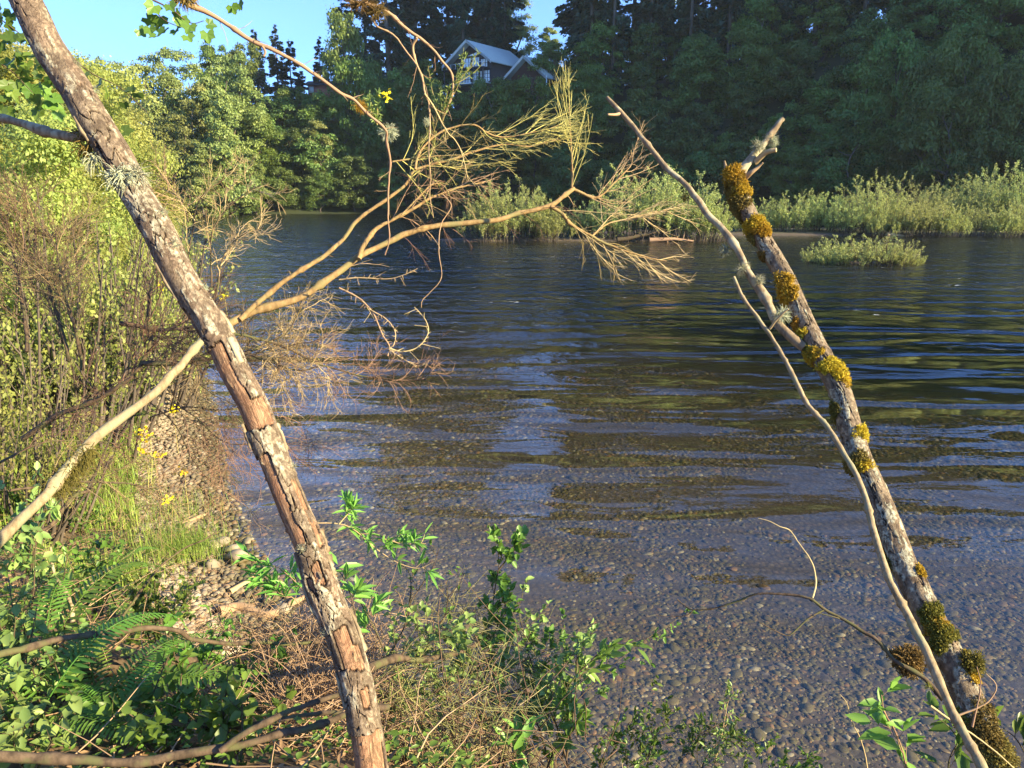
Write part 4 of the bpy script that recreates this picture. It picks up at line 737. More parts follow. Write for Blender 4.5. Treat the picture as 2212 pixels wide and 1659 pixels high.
stick('twig_stub', PP([(1342, 244, 3.05), (1328, 248, 3.03), (1313, 247, 3.0)]), .007, .004, M_['tan_twig'], rt, 6, 3)
for i, (u, v_, r_, mt, L_, sq) in enumerate([(1590, 385, .042, 'moss_orange', .7, (1, .8, 1)), (1578, 415, .045, 'moss_dark', .8, (1, .8, 1.1)), (1572, 445, .042, 'moss_dark', .9, (1.1, .8, .9)), (1606, 418, .030, 'moss_orange', .8, (1, .7, 1)), (1640, 492, .040, 'moss_orange', .6, (1, .8, .7)), (1650, 505, .026, 'moss_orange', .8, (1, .7, .8)), (1612, 500, .022, 'moss_dark', 1.0, (.8, .7, 1.6)), (1697, 630, .042, 'moss_orange', .45, (1, .9, 1)), (1690, 700, .018, 'moss_orange', .8, (1, .8, .8)), (1713, 722, .020, 'moss_orange', .8, (1, .8, .8)), (1743, 762, .030, 'moss_orange', .7, (1, .8, 1)), (1728, 752, .024, 'moss_green', .9, (1, .8, 1.2)), (1812, 808, .040, 'moss_orange', .55, (1.1, .8, .65)), (1832, 826, .022, 'moss_orange', .6, (.8, .7, 1)),
                                              (1786, 888, .024, 'moss_green', .9, (1, .8, 1)), (1876, 942, .024, 'moss_orange', .9, (.7, .8, 1.1)), (1840, 1000, .034, 'moss_dark', .8, (1.2, .8, .9)), (1862, 1012, .022, 'moss_orange', .9, (1, .7, .7)), (1902, 1205, .016, 'moss_green', 1.1, (1, .8, 1.4)), (1991, 1245, .011, 'moss_orange', .7, (.8, .8, 1)), (2016, 1338, .026, 'moss_green', .5, (1, .8, 1)), (2038, 1378, .028, 'moss_green', .5, (1, .8, 1)), (2028, 1358, .022, 'moss_orange', .5, (1, .7, 1)), (1962, 1425, .043, 'moss_dark', .42, (1, .9, .85)), (2094, 1436, .038, 'moss_green', .5, (1, .9, .9)), (2110, 1455, .024, 'moss_orange', .7, (1, .8, 1)), (2130, 1580, .040, 'moss_dark', .9, (1, .8, 1.2)), (2165, 1640, .045, 'moss_dark', .9, (1, .8, 1.3)), (2060, 1550, .022, 'moss_green', .9, (.8, .8, 1.4)), (1630, 545, .016, 'moss_dark', 1.0, (.7, .7, 1.4))]):
    kk = int(np.clip(sr(v_) * (len(rp) - 1), 0, len(rp) - 1)); dep = rp[kk, 1] * CP - (rp[kk, 2] - CAMZ) * SP - rr_[kk] * .75
    uc = 1106 + FPX * rp[kk, 0] / (rp[kk, 1] * CP - (rp[kk, 2] - CAMZ) * SP); rpx = rr_[kk] * FPX / (dep + rr_[kk] * .75); dg = math.degrees(math.acos(max(-.97, min(.97, (u - uc) / (rpx * 1.15)))))
    if u in (1962, 2094): tuft('moss_tuft', P(u, v_, dep), r_, M_[mt], rt, 900, .35, 300 + i, sq, .1); continue
    mossmat(sr(v_), dg, r_, M_[mt], 900 if r_ > .025 else 380, 300 + i, sq, .25 if 'dark' in mt else .05)
for i, (u, v_, dep, r_) in enumerate([(1638, 316, 2.9, .020), (1665, 300, 2.95, .018), (1672, 308, 2.94, .012), (1566, 540, 2.8, .016), (1602, 582, 2.74, .018), (1640, 605, 2.7, .016), (1690, 680, 2.63, .022), (1612, 574, 2.75, .012), (1480, 425, 2.9, .014)]):
    tuft('lichen_tuft', P(u, v_, dep), r_, M_['lichen' if i != 8 else 'moss_dark'], rt, 160, .9, 400 + i, (1, .8, 1), .1)
# pole against the mossy trunk --------------------------------------
pole = empty('dead_pole', (0, 0, 0), 'thin bare grey pole leaning against the mossy trunk, forked near its tip', 'branch')
stick('stem', PP([(1586, 598, 2.45), (1604, 639, 2.43), (1638, 688, 2.4), (1668, 730, 2.37), (1690, 765, 2.34), (1720, 825, 2.28), (1745, 875, 2.25), (1790, 925, 2.2), (1822, 980, 2.15), (1850, 1030, 2.11), (1871, 1085, 2.07), (1884, 1140, 2.03), (1905, 1205, 1.99), (1925, 1262, 1.95), (1960, 1325, 1.92), (1990, 1383, 1.88), (2015, 1440, 1.85), (2045, 1510, 1.81), (2075, 1572, 1.78), (2105, 1625, 1.75), (2135, 1690, 1.73), (2190, 1830, 1.72), (2260, 2050, 1.74)]),   .0052, .0130, M_['pole_bark'], pole, 10, 5, wob=.006)
stick('fork', PP([(1663, 710, 2.38), (1675, 694, 2.36), (1692, 676, 2.34), (1703, 668, 2.33)]), .004, .003, M_['tan_twig'], pole, 6, 3)
stick('fork', PP([(2083, 1590, 1.78), (2100, 1620, 1.77), (2120, 1655, 1.75), (2150, 1740, 1.74)]), .006, .007, M_['tan_twig'], pole, 7, 3)
twg = empty('bare_side_branch', (0, 0, 0), 'thin dark crooked branch reaching left over the water from the pole, pale twig rising', 'branch')
stick('branch', PP([(2038, 1512, 1.86), (2000, 1468, 1.88), (1970, 1447, 1.89), (1930, 1425, 1.9), (1895, 1383, 1.92), (1860, 1362, 1.94), (1815, 1333, 1.96), (1784, 1318, 1.97), (1750, 1293, 1.98), (1695, 1285, 2.0), (1635, 1284, 2.02), (1590, 1300, 2.04), (1540, 1315, 2.06), (1497, 1318, 2.08), (1478, 1307, 2.1), (1462, 1294, 2.11)]), .0060, .0014, M_['brown_bark'], twg, 7, 4, wob=.004)
stick('twig', PP([(1779, 1318, 1.97), (1745, 1337, 1.96), (1715, 1365, 1.95), (1698, 1373, 1.95), (1665, 1358, 1.95), (1640, 1345, 1.95)]), .0026, .001, M_['brown_bark'], twg, 5, 3)
stick('twig', PP([(1755, 1291, 1.98), (1763, 1260, 1.99), (1757, 1225, 2.0), (1748, 1205, 2.0), (1722, 1168, 2.02), (1705, 1145, 2.03), (1685, 1138, 2.03), (1660, 1125, 2.04), (1638, 1120, 2.05)]), .0027, .0012, M_['straw'], twg, 5, 3)
stick('twig', PP([(1497, 1318, 2.08), (1487, 1328, 2.08), (1455, 1332, 2.09), (1420, 1330, 2.1)]), .0015, .0008, M_['brown_bark'], twg, 4, 3)
stick('twig', PP([(1815, 1337, 1.96), (1800, 1332, 1.95), (1770, 1325, 1.95)]), .0018, .0008, M_['brown_bark'], twg, 4, 3)
tuft('lichen_tuft', P(2005, 1482, 1.86), .010, M_['moss_green'], twg, 60, .6, 450)

# ------------------------------------------------------------------ the broom shrub reaching over the river
br = empty('broom_shrub', (0, 0, 0), 'golden broom branches fanning out over the river from behind the peeling trunk', 'shrub')
YB = M_['yellow_bark']
limbsP = {}
_, limbsP['root'] = stick('stem', PP([(-190, 1330, 2.44), (-100, 1248, 2.44), (0, 1168, 2.46), (85, 1085, 2.52), (140, 1020, 2.6), (195, 955, 2.68), (265, 900, 2.76), (330, 850, 2.83), (385, 800, 2.9), (415, 762, 2.94), (440, 732, 2.97), (475, 712, 2.99)]), .0205, .0150, M_['pole_bark'], br, 12, 5, wob=.012, stubs=30)
def limb(key, rows, d0, d1, r0, r1, parent=br, mat=YB, seg=8, wob=.008):
    _, limbsP[key] = stick('branch', PP(rows, d0, d1), r0, r1, mat, parent, seg, 5, wob=wob, stubs=22); return limbsP[key]
limb('m1', [(470, 715), (500, 697), (560, 668), (640, 648), (700, 610), (740, 580), (785, 551), (835, 524), (902, 497), (970, 485), (1070, 477), (1121, 460), (1188, 445), (1222, 420), (1240, 408)], 2.98, 3.5, .0155, .0095)
limb('m1r', [(1190, 445), (1215, 462), (1238, 487), (1279, 511), (1320, 530), (1356, 544), (1400, 557), (1440, 565)], 3.42, 3.6, .0085, .002)
limb('m1q', [(1238, 408), (1289, 427), (1326, 396), (1350, 372), (1366, 350), (1362, 325)], 3.5, 3.6, .007, .0018)
limb('m1u', [(1236, 410), (1237, 370), (1234, 320), (1232, 269), (1229, 220), (1227, 172)], 3.5, 3.5, .0055, .0012)
limb('m1w', [(1279, 511), (1300, 492), (1322, 480), (1360, 472), (1400, 462), (1450, 452)], 3.5, 3.7, .005, .0012)
limb('m2', [(776, 560), (782, 538), (798, 512), (815, 494), (869, 464), (922, 433), (970, 412), (1010, 402), (1045, 395)], 3.15, 3.4, .0105, .003)
limb('m2b', [(869, 464), (905, 425), (935, 398), (960, 402), (975, 430)], 3.22, 3.3, .004, .0015)
limb('m3', [(520, 690), (555, 655), (591, 626), (638, 592), (680, 565), (706, 549), (734, 524), (755, 497), (788, 464), (835, 430), (875, 400), (896, 368), (936, 353), (983, 341), (1030, 326), (1084, 311), (1138, 318), (1170, 312), (1208, 302)], 3.02, 3.45, .011, .0025)
limb('m3b', [(898, 366), (905, 333), (936, 296), (976, 276), (1023, 269), (1050, 286), (1080, 296), (1138, 289), (1180, 280), (1211, 269)], 3.2, 3.4, .0055, .0016)
limb('m3c', [(849, 349), (875, 345), (889, 343), (930, 338), (963, 336), (1010, 334)], 3.2, 3.3, .0035, .0014)
limb('m4', [(734, 622), (778, 646), (808, 680), (825, 720), (842, 747), (838, 768)], 2.95, 2.9, .0035, .0025, mat=M_['tan_twig'])
limb('m4b', [(842, 752), (869, 760), (902, 750), (924, 723), (922, 696), (905, 672), (896, 663)], 2.9, 2.9, .0028, .0012, mat=M_['tan_twig'])
limb('m4c', [(798, 667), (835, 690), (853, 714), (852, 742), (842, 752)], 2.93, 2.9, .0022, .0018, mat=M_['tan_twig'])
limb('m4d', [(842, 755), (870, 775), (905, 791), (925, 783)], 2.9, 2.85, .002, .001, mat=M_['tan_twig'])
limb('m5', [(734, 604), (780, 600), (835, 603), (870, 595), (902, 579)], 3.0, 2.95, .003, .0014, mat=M_['tan_twig'])
g_ = np.random.default_rng(77)
def fan(keys, cnt, t0, t1, ang, L0, L1, up, r, sub=4, sl=(.05, .14), pull=None, K=7, mat='broom', name='twigs', par=br, bend=.14, seed=1, leafy=0, sub2=0):
    g = np.random.default_rng(seed); b = MB(); out = []
    if len(keys) > 1:
        for q, k in enumerate(keys): fan([k], cnt, t0, t1, ang, L0, L1, up, r, sub, sl, pull, K, mat, name, par, bend, seed * 31 + q, leafy, sub2)
        return
    for k in keys:
        p = limbsP[k][None] if isinstance(k, str) else k; c = sprout(p, cnt, t0, t1, ang, L0, L1, K, bend, up, g, .45, pull); s = sprout(c, sub, .15, .95, 26, sl[0], sl[1], 5, .10, up * .6, g, .5, pull)
        b.tubes(c, taper(len(c), K, r, r * .35), 4, g.random(len(c))); b.tubes(s, taper(len(s), 5, r * .5, r * .25), 3, g.random(len(s))); out.append(s)
        if sub2: s2 = sprout(s, sub2, .2, .9, 28, sl[0] * .5, sl[1] * .6, 4, .08, up * .4, g, .4, pull); b.tubes(s2, taper(len(s2), 4, r * .38, r * .2), 3, g.random(len(s2))); out.append(s2)
    if leafy:
        q = np.concatenate([o.reshape(-1, 3) for o in out]); q = q[g.integers(0, len(q), leafy)]; b.leaves(q, g.normal(size=(leafy, 3)) + A((0, 0, .8)), g.normal(size=(leafy, 3)), .010, .004, g.random(leafy))
    return b.obj(name, M_[mat], par)
R_ = A((.10, 0, .0))
fan(['m3', 'm3b'], 13, .52, 1.0, 30, .20, .42, .03, .0022, 6, (.05, .15), R_, name='twig_spray', seed=1, sub2=2)
fan(['m2'], 13, .35, 1.0, 35, .14, .34, -.02, .0020, 5, (.04, .12), R_ * .6, name='twig_spray', seed=2, sub2=1, mat='tan_twig')
fan(['m1u'], 13, .02, .95, 24, .18, .36, .10, .0020, 5, (.05, .14), None, name='twig_spray', seed=3, sub2=1)
fan(['m1q'], 12, .05, .95, 30, .16, .34, .04, .0020, 5, (.05, .14), R_ * .6, name='twig_spray', seed=4, sub2=1, mat='tan_twig')
fan(['m1r', 'm1w'], 13, .05, 1.0, 32, .18, .42, -.01, .0021, 6, (.05, .16), R_, name='twig_spray', seed=5, mat='tan_twig', sub2=1)
fan(['m1r'], 6, .1, .6, 60, .12, .3, -.22, .0018, 5, (.04, .10), None, name='twig_spray', seed=6, mat='broom')
fan(['m1'], 8, .28, .98, 55, .08, .24, -.10, .0016, 3, (.03, .08), None, name='twig_spray', seed=7, mat='tan_twig')
fan(['m3c', 'm3b'], 9, .0, .6, 50, .14, .30, .05, .0017, 5, (.04, .10), A((-.02, 0, 0)), name='twig_spray', seed=8, sub2=1)
fan(['m2b'], 10, .2, 1.0, 50, .12, .26, -.18, .0016, 5, (.03, .09), None, name='twig_spray', seed=9, mat='dead_twig')
fan(['m2', 'm1'], 10, .45, 1.0, 50, .10, .30, -.10, .0015, 5, (.03, .09), None, name='twig_spray', seed=12, mat='dead_twig', sub2=1)
fan(['m4', 'm4b', 'm5'], 6, .0, 1.0, 60, .03, .10, .0, .0011, 1, (.01, .03), None, name='twig_spray', seed=10, mat='tan_twig')

# ------------------------------------------------------------------ dead boughs hanging in from above
def hang(label, lines, sprays=(), tufts_=()):
    e = empty('hanging_branch', (0, 0, 0), label, 'branch')
    for nm, rows, d0, d1, r0, r1 in lines: _, limbsP[nm] = stick('branch' if r0 > .004 else 'twig', PP(rows, d0, d1), r0, r1, M_['tan_twig'], e, 7, 5, wob=.006)
    for i, (k, c, L0, L1) in enumerate(sprays): fan([k], c, .05, .95, 50, L0, L1, 0, .0011, 2, (.015, .04), None, 5, 'tan_twig', 'twig_spray', e, .2, 500 + i)
    for i, (u, v, d, r, m, sq) in enumerate(tufts_): tuft('lichen_tuft', P(u, v, d), r, M_[m], e, 200, .9, 520 + i, sq, .1)
    return e
hb1 = hang('long straight dead bough slanting down from the top edge to the yellow flower', [('o1', [(350, -45), (400, 5), (430, 17), (477, 44), (538, 84), (622, 124), (689, 168), (734, 202), (765, 217), (792, 245), (832, 279), (834, 302), (842, 346), (840, 403), (838, 470), (842, 514), (832, 551)], 2.3, 2.75, .0085, .0022), ('o1s', [(568, 100), (574, 112), (570, 122)], 2.4, 2.4, .004, .003)], [('o1', 16, .03, .10)], [(779, 230, 2.6, .016, 'moss_orange', (1, .8, 1)), (838, 285, 2.68, .022, 'lichen', (1.2, .8, .8)), (395, -5, 2.28, .030, 'moss_dark', (1.5, .8, .7))])
hb2 = hang('curved dead bough hanging from the top edge in front of the glazed cabin', [('o2', [(715, -30), (755, 0), (795, 8), (835, 25), (869, 54), (902, 79), (933, 104), (956, 134), (975, 158), (976, 202), (966, 235), (956, 255)], 2.7, 2.9, .0085, .0025), ('o2b', [(902, 81), (892, 101), (899, 134), (912, 168), (918, 202), (928, 228), (929, 279), (926, 336), (930, 380), (928, 420), (936, 470)], 2.78, 2.95, .0048, .0012), ('o2c', [(790, 20), (805, 37), (815, 57), (849, 74), (875, 107), (899, 138)], 2.72, 2.8, .0036, .0026), ('o2d', [(918, 202), (936, 228), (953, 262), (970, 290), (983, 302), (1000, 336), (1012, 390)], 2.83, 3.0, .0034, .001), ('o2e', [(958, 420), (975, 445), (955, 480), (949, 510), (949, 549), (954, 599), (930, 630), (912, 649), (910, 665)], 3.0, 2.95, .0022, .001)],
           [('o2b', 16, .05, .16), ('o2d', 12, .05, .14), ('o2', 8, .03, .10)], [(780, 8, 2.7, .030, 'moss_dark', (1.5, .8, .6)), (815, 24, 2.72, .024, 'moss_dark', (1.3, .8, .8)), (922, 262, 2.84, .010, 'lichen', (1, .8, 1.5))])
def sprig(name, label, u, v, d, n, seed, up=(0, 0, 1), L=.14, flower=False, mat='near_leaf'):
    g = np.random.default_rng(seed); e = empty(name, tuple(P(u, v, d)), label, 'shoot'); c = A((0, 0, 0)); dr = np.tile(A(up), (5, 1)) + g.normal(size=(5, 3)) * .35; s = shoots(np.tile(c, (5, 1)), dr, L * (.6 + .5 * g.random(5)), 6, .12, .05, g)
    b = MB(); b.tubes(s, taper(5, 6, .0018, .0006), 4); b.obj('stem', M_['broom'], e); k = g.integers(0, 5, n); x = (.15 + .85 * g.random(n)) * 4.999; i = x.astype(int); p = s[k, i] + (s[k, i + 1] - s[k, i]) * (x - i)[:, None]; b = MB(); b.leaves(p, g.normal(size=(n, 3)) + A((0, 0, .9)), g.normal(size=(n, 3)), .016 + .012 * g.random(n), .006, g.random(n)); b.obj('foliage', M_[mat], e)
    if flower:
        b = MB(); f = s[0, -1] + A((.03, -.02, -.01)); b.leaves(f + g.normal(size=(14, 3)) * .008, g.normal(size=(14, 3)), g.normal(size=(14, 3)), .014, .012, g.random(14)); b.obj('flower', M_['flower'], e)
sprig('broom_sprig', 'grey green leafy sprig with one yellow flower beside the long straight bough', 815, 270, 2.66, 160, 1, (-.1, 0, 1), .13, True, 'pale_near')
sprig('broom_sprig', 'leafy green sprig hanging along the lower end of the curved bough', 956, 262, 2.9, 200, 2, (.25, 0, 1), .20, False, 'pale_near')
sprig('broom_sprig', 'tiny leafy tip right of the curved bough, below the glazed cabin', 985, 180, 2.9, 70, 3, (.8, 0, 1), .14, False, 'pale_near')

# ------------------------------------------------------------------ sunlit trees and bushes on the left bank
rg = np.random.default_rng(61)
BT = [broadleaf(300 + i, H, R, .3, n, sz, sh, 46, 'sun_leaf', r0=.07) for i, (H, R, n, sz, sh) in enumerate([(5.0, 2.5, 52000, .036, 'round'), (6.0, 2.2, 52000, .036, 'tall'), (4.0, 2.5, 46000, .035, 'flat')])]
BS = [shrub_up(310 + i, H, R, 8500, .042, 'sun_leaf', 80, spread=.7, spine=.9) for i, (H, R) in enumerate([(2.2, 1.5), (1.7, 1.4)])]
def addb(u, vt, y, k, lab, H, arr, wide=1.0):
    tp = Pz(u, vt, y); z = float(land(tp[0], y)) - .1; s = max((tp[2] - z) / H, .25); arr.append((tp[0], y, z, lab, (s * wide, s * wide, s), k))
bp = []
for u, vt, y, k, lab in [(-70, 60, 13.5, 1, 'sunlit tree cut by the left frame edge, highest on the bank'), (-10, 100, 15, 0, 'bright round tree behind the top of the peeling trunk'), (70, 100, 18, 1, 'tall bright maple left of the peeling trunk on bank'), (130, 118, 21, 0, 'bright yellow green tree whose top pokes up right of the trunk'), (140, 165, 24, 2, 'lower bright tree stepping down right of the trunk'), (195, 205, 27, 0, 'bright tree in front of the olive poplars'), (215, 290, 31, 2, 'bright leafy tree on the bank where it slopes to the river'), (270, 350, 38, 0, 'smaller bright tree near the bank point'), (320, 415, 44, 2, 'low bright tree next to last on the bank'), (370, 445, 50, 0, 'last hazy bright bush of the bank beside open water'),
                        (40, 250, 12, 2, 'yellow green bush tree behind the grey side branch'), (40, 290, 15, 0, 'yellow green tree between the trunk and the side branch'), (100, 330, 19, 2, 'leafy mass just right of the trunk at the lichen collar'), (150, 375, 24, 0, 'leafy bank tree above the dead broom tips')]: addb(u, vt, y, k, lab, (5, 6, 4)[k], bp, .78)
place('bank_tree', BT, bp, 'tree', '', 'sunlit trees on the left bank', rg)
bp = []
for u, vt, y, k, lab in [(-30, 400, 8.8, 0, 'bright bush at the left frame edge above the broom'), (40, 420, 10, 0, 'bright bush behind the dead broom heads'), (110, 440, 11, 1, 'yellowish bush in the middle of the left bank'), (170, 440, 13, 0, 'yellowish bush left of the trunk at the pale bark'), (130, 560, 14.5, 1, 'small bush directly behind the trunk'), (170, 500, 17, 0, 'green bush right of the trunk above the dead twigs'), (215, 520, 20, 1, 'low green bush on the bank edge'), (270, 500, 25, 0, 'bush overhanging the bank edge'), (320, 505, 31, 1, 'small bush close to the water on the bank point'), (385, 505, 37, 0, 'tiny far bush at the waterline of the bank'), (170, 660, 14, 1, 'low bush at the bank edge left of open water'), (225, 620, 17, 1, 'low bush overhanging the shore behind the trunk'),
                        (-120, 700, 6.3, 0, 'leafy bush past the left frame edge')]: addb(u, vt, y, k, lab, (2.2, 1.7)[k], bp, .9)
place('bank_bush', BS, bp, 'bush', '', 'sunlit bushes on the left bank', rg, ('stems', 'foliage'))

# ------------------------------------------------------------------ grass, creepers, litter on the near bank
def scatter(n, x0, x1, y0, y1, dmin, dmax, rng, power=1.0):
    y = y0 + (y1 - y0) * rng.random(n) ** power; x = x0 + (x1 - x0) * rng.random(n); d = shore_d(x, y); k = (d > dmin) & (d < dmax) & (np.abs(x) < 1.05 * y + 1.6); return x[k], y[k], d[k]
def blades(mb, x, y, z, h, w, rng, lean=.35, dirs=None):
    n = len(x); a = rng.random(n) * 6.283; d = np.stack([np.cos(a), np.sin(a), 0 * a], 1); l = (lean * rng.random(n))[:, None]; h = h[:, None]; s = np.stack([-np.sin(a), np.cos(a), 0 * a], 1) * w[:, None]
    p = np.stack([x, y, z - .01], 1); up = A((0, 0, 1.0)); m1 = p + up * h * .55 + d * h * l * .35; m2 = p + up * h * (.95 - .3 * l) + d * h * l * 1.25; q1 = np.stack([p - s, p + s, m1 + s * .75, m1 - s * .75], 1); q2 = np.stack([m1 - s * .75, m1 + s * .75, m2 + s * .1, m2 - s * .1], 1)
    r = rng.random(n); mb.quads(q1, r); mb.quads(q2, r)
g_ = np.random.default_rng(71); b = MB()
x, y, d = scatter(170000, -13, 0, 4.6, 20, .75, 11, g_, 1.2); k = (fbm(x * .8, y * .8, 0, 3, 4) > .34); x, y = x[k], y[k]; blades(b, x, y, land(x, y), (.07 + .16 * g_.random(len(x))) * (1 + .25 * (y > 9)), .0035 + .0004 * y, g_)
for u, v_, n, r_, h in [(400, 1200, 700, .34, .24), (385, 1180, 500, .40, .24), (340, 1120, 300, .5, .22), (400, 1110, 160, .35, .20), (300, 1180, 240, .5, .22), (330, 1250, 200, .45, .18), (250, 1080, 260, .5, .22)]:
    q, _d = solve(land, u, v_, 2, 14); x = q[0] + g_.normal(size=n) * r_ * .5; y = q[1] + g_.normal(size=n) * r_ * .5; blades(b, x, y, land(x, y), h * (.5 + .6 * g_.random(n)), np.full(n, .0024), g_, .9)
tag(b.obj('grass', M_['grass']), 'fine bright grass on the bank above the stone beach', 'grass', kind='stuff')
def cover(n, x0, x1, y0, y1, dmin, dmax, L0, L1, hmax, mat, nm, lab, seed, thr=.42, fs=1.6, wr=.62):
    g = np.random.default_rng(seed); x, y, d = scatter(n, x0, x1, y0, y1, dmin, dmax, g); f = fbm(x * fs, y * fs, seed, 3, seed); k = (f > thr) & ~((y > 3.7) & (y < 6.5) & (d < .35 + .45 * ss(3.7, 4.3, y)) & (x < -.6)); x, y, f = x[k], y[k], f[k]; m = len(x); hh = hmax * g.random(m) * np.clip((f - thr) * 6, .15, 1)
    # leaves sit in small sprays of 6
    sx, sy = g.normal(size=(2, m)) * .01; z = land(x, y) + .01 + hh; b = MB(); a = g.random(m) * 6.283; dr = np.stack([np.cos(a), np.sin(a), .1 + .3 * g.random(m)], 1)
    b.leaves(np.stack([x, y, z], 1), dr, g.normal(size=(m, 3)) * .45 + A((0, 0, 1)), L0 + (L1 - L0) * g.random(m), (L0 + (L1 - L0) * g.random(m)) * wr, g.random(m) * .7 + .3 * (hh / hmax), .2, .12)
    return tag(b.obj(nm, M_[mat]), lab, 'plants', kind='stuff')
cover(44000, -4.6, 1.8, 1.3, 5.2, .35, 6, .014, .032, .15, 'near_leaf', 'ground_cover', 'small green creeping leaves covering the lower left bank', 81, .38)
cover(12000, -4.6, .6, 1.3, 5.6, .6, 6, .020, .036, .20, 'pale_near', 'ground_cover', 'paler rounded leaves scattered over the lower left bank', 82, .52, 1.1, .8)
cover(46000, -7.5, -1.4, 4.0, 10, .55, 6, .018, .045, .16, 'sun_leaf', 'ground_cover', 'bright weeds between grass farther along the bank', 83, .44)
g = np.random.default_rng(84); x, y, d = scatter(26000, -5, 3, 1.2, 8, .15, 6, g); m = len(x); b = MB(); a = g.random(m) * 6.283
b.leaves(np.stack([x, y, land(x, y) + .008 + .02 * g.random(m)], 1), np.stack([np.cos(a), np.sin(a), .25 * g.normal(size=m)], 1), g.normal(size=(m, 3)) * .4 + A((0, 0, 1)), .02 + .04 * g.random(m), .008 + .016 * g.random(m), g.random(m), .2)
tag(b.obj('leaf_litter', M_['litter']), 'brown dry leaves and bits lying on the bank soil', 'litter', kind='stuff')
x, y, d = scatter(5200, -6, 2.2, 1.3, 9, .2, 5, g); m = len(x); a = g.random(m) * 6.283; p = shoots(np.stack([x, y, land(x, y) + .02 + .08 * g.random(m)], 1), np.stack([np.cos(a), np.sin(a), .25 * g.normal(size=m)], 1), .10 + .35 * g.random(m), 5, .2, 0, g); b = MB(); b.tubes(p, np.linspace(.0028, .001, 5)[None], 3, g.random(m)); tag(b.obj('fallen_twigs', M_['tan_twig']), 'thin tan twigs littering the near bank', 'twigs', kind='stuff')

# ------------------------------------------------------------------ low boughs and logs across the bottom left
for lab, rows, d0, d1, r0, r1, mt in [
    ('long mossy bough lying level across the bank above the ferns', [(-60, 1440), (0, 1415), (70, 1398), (150, 1378), (270, 1362), (370, 1360), (420, 1385), (500, 1392), (560, 1386), (620, 1390), (690, 1386)], 2.05, 2.7, .0105, .005, 'brown_bark'),
    ('dark bough running along the very bottom edge', [(-80, 1632), (0, 1638), (150, 1642), (300, 1644), (430, 1625), (560, 1602), (680, 1568), (760, 1535), (840, 1525)], 1.68, 1.98, .0125, .008, 'brown_bark'),
    ('brown branch rising from the bottom bough to the peeling trunk', [(480, 1622), (540, 1580), (600, 1550), (650, 1530), (700, 1512), (745, 1495)], 1.82, 1.95, .008, .006, 'brown_bark'),
    ('pale brown stick crossing under the fern toward the trunk', [(300, 1550), (380, 1562), (480, 1572), (560, 1562), (640, 1548), (740, 1540)], 2.05, 2.1, .009, .006, 'brown_bark'),
    ('short broken log lying left of centre in the creeping leaves', [(160, 1448), (240, 1442), (330, 1440), (400, 1432), (425, 1424)], 2.45, 2.6, .030, .026, 'brown_bark'),
    ('thick mossy bough leaving the trunk to the right over the pebbles', [(790, 1448), (830, 1432), (860, 1422), (900, 1424), (960, 1418), (1010, 1402), (1040, 1392), (1070, 1385)], 2.2, 2.9, .013, .006, 'brown_bark'),
    ('thin leafy dark stem rising diagonally over the small beach', [(235, 1365), (270, 1325), (310, 1270), (350, 1220), (390, 1190), (440, 1165), (490, 1140)], 3.1, 3.6, .006, .002, 'brown_bark'),
    ('upright grey stick with lichen at the left', [(160, 1345), (150, 1300), (135, 1270), (118, 1240), (110, 1180)], 3.0, 3.1, .010, .005, 'grey_bark'),
    ('curved bare stick arching on the far left creepers', [(-20, 1240), (20, 1205), (60, 1160), (110, 1135), (150, 1080), (190, 1060)], 3.2, 3.6, .012, .008, 'brown_bark')]:
    o, p = stick('bough' if 'bough' in lab else 'log' if 'log' in lab else 'stick', PP(rows, d0, d1), r0, r1, M_[mt], None, 9, 5, wob=.02); tag(o, lab, 'bough' if 'bough' in lab else 'log' if 'log' in lab else 'stick')
for lab, rows, r0, r1 in [('curved sunlit root curling off the small beach into the water', [(478, 1330), (510, 1322), (545, 1330), (580, 1338), (612, 1328), (640, 1308), (672, 1292)], .045, .016), ('knobbly root stub pointing at the water above the curved root', [(500, 1285), (520, 1272), (540, 1262), (552, 1245)], .030, .012), ('orange split driftwood lying along the top of the beach', [(395, 1138), (425, 1125), (452, 1112)], .028, .018), ('second orange driftwood piece just below the split one', [(415, 1150), (445, 1160), (468, 1172)], .030, .02)]:
    pts = A([solve(land, u, v_, 3, 14)[0] for u, v_ in rows]); pts[:, 2] = np.maximum(pts[:, 2], -.02) + r0 * .75; o, p = stick('driftwood', pts, r0, r1, M_['tan_twig'], None, 10, 5, wob=.05); tag(o, lab, 'driftwood')

# ------------------------------------------------------------------ dead broom on the left bank
def broombush(label, stems, r0, c1, c2, c3, L1, L2, L3, up, seed, mat='dead_twig', ang=40, bend=.2, r=.0028, nm='dead_broom'):
    e = empty(nm, (0, 0, 0), label, 'shrub'); g = np.random.default_rng(seed)
    for s in stems: stick('stem', PP(s), r0, r0 * .45, M_['brown_bark'], e, 6, 4, wob=.02)
    for s in stems:
        pr = resample(smooth(PP(s), 5), 12)[None]; a = sprout(pr, c1, .15, 1, ang, L1 * .5, L1, 7, bend, up, g, .3); c = sprout(a, c2, .1, .98, ang * .8, L2 * .4, L2, 6, bend, up * .7, g, .3); f = sprout(c, c3, .1, .95, 30, L3 * .4, L3, 4, bend * .8, up * .4, g, .3); b = MB()
        b.tubes(a, taper(len(a), 7, r, r * .5), 4, g.random(len(a))); b.tubes(c, taper(len(c), 6, r * .6, r * .3), 3, g.random(len(c))); b.tubes(f, taper(len(f), 4, r * .42, r * .25), 3, g.random(len(f))); b.obj('twigs', M_[mat], e)
    return e
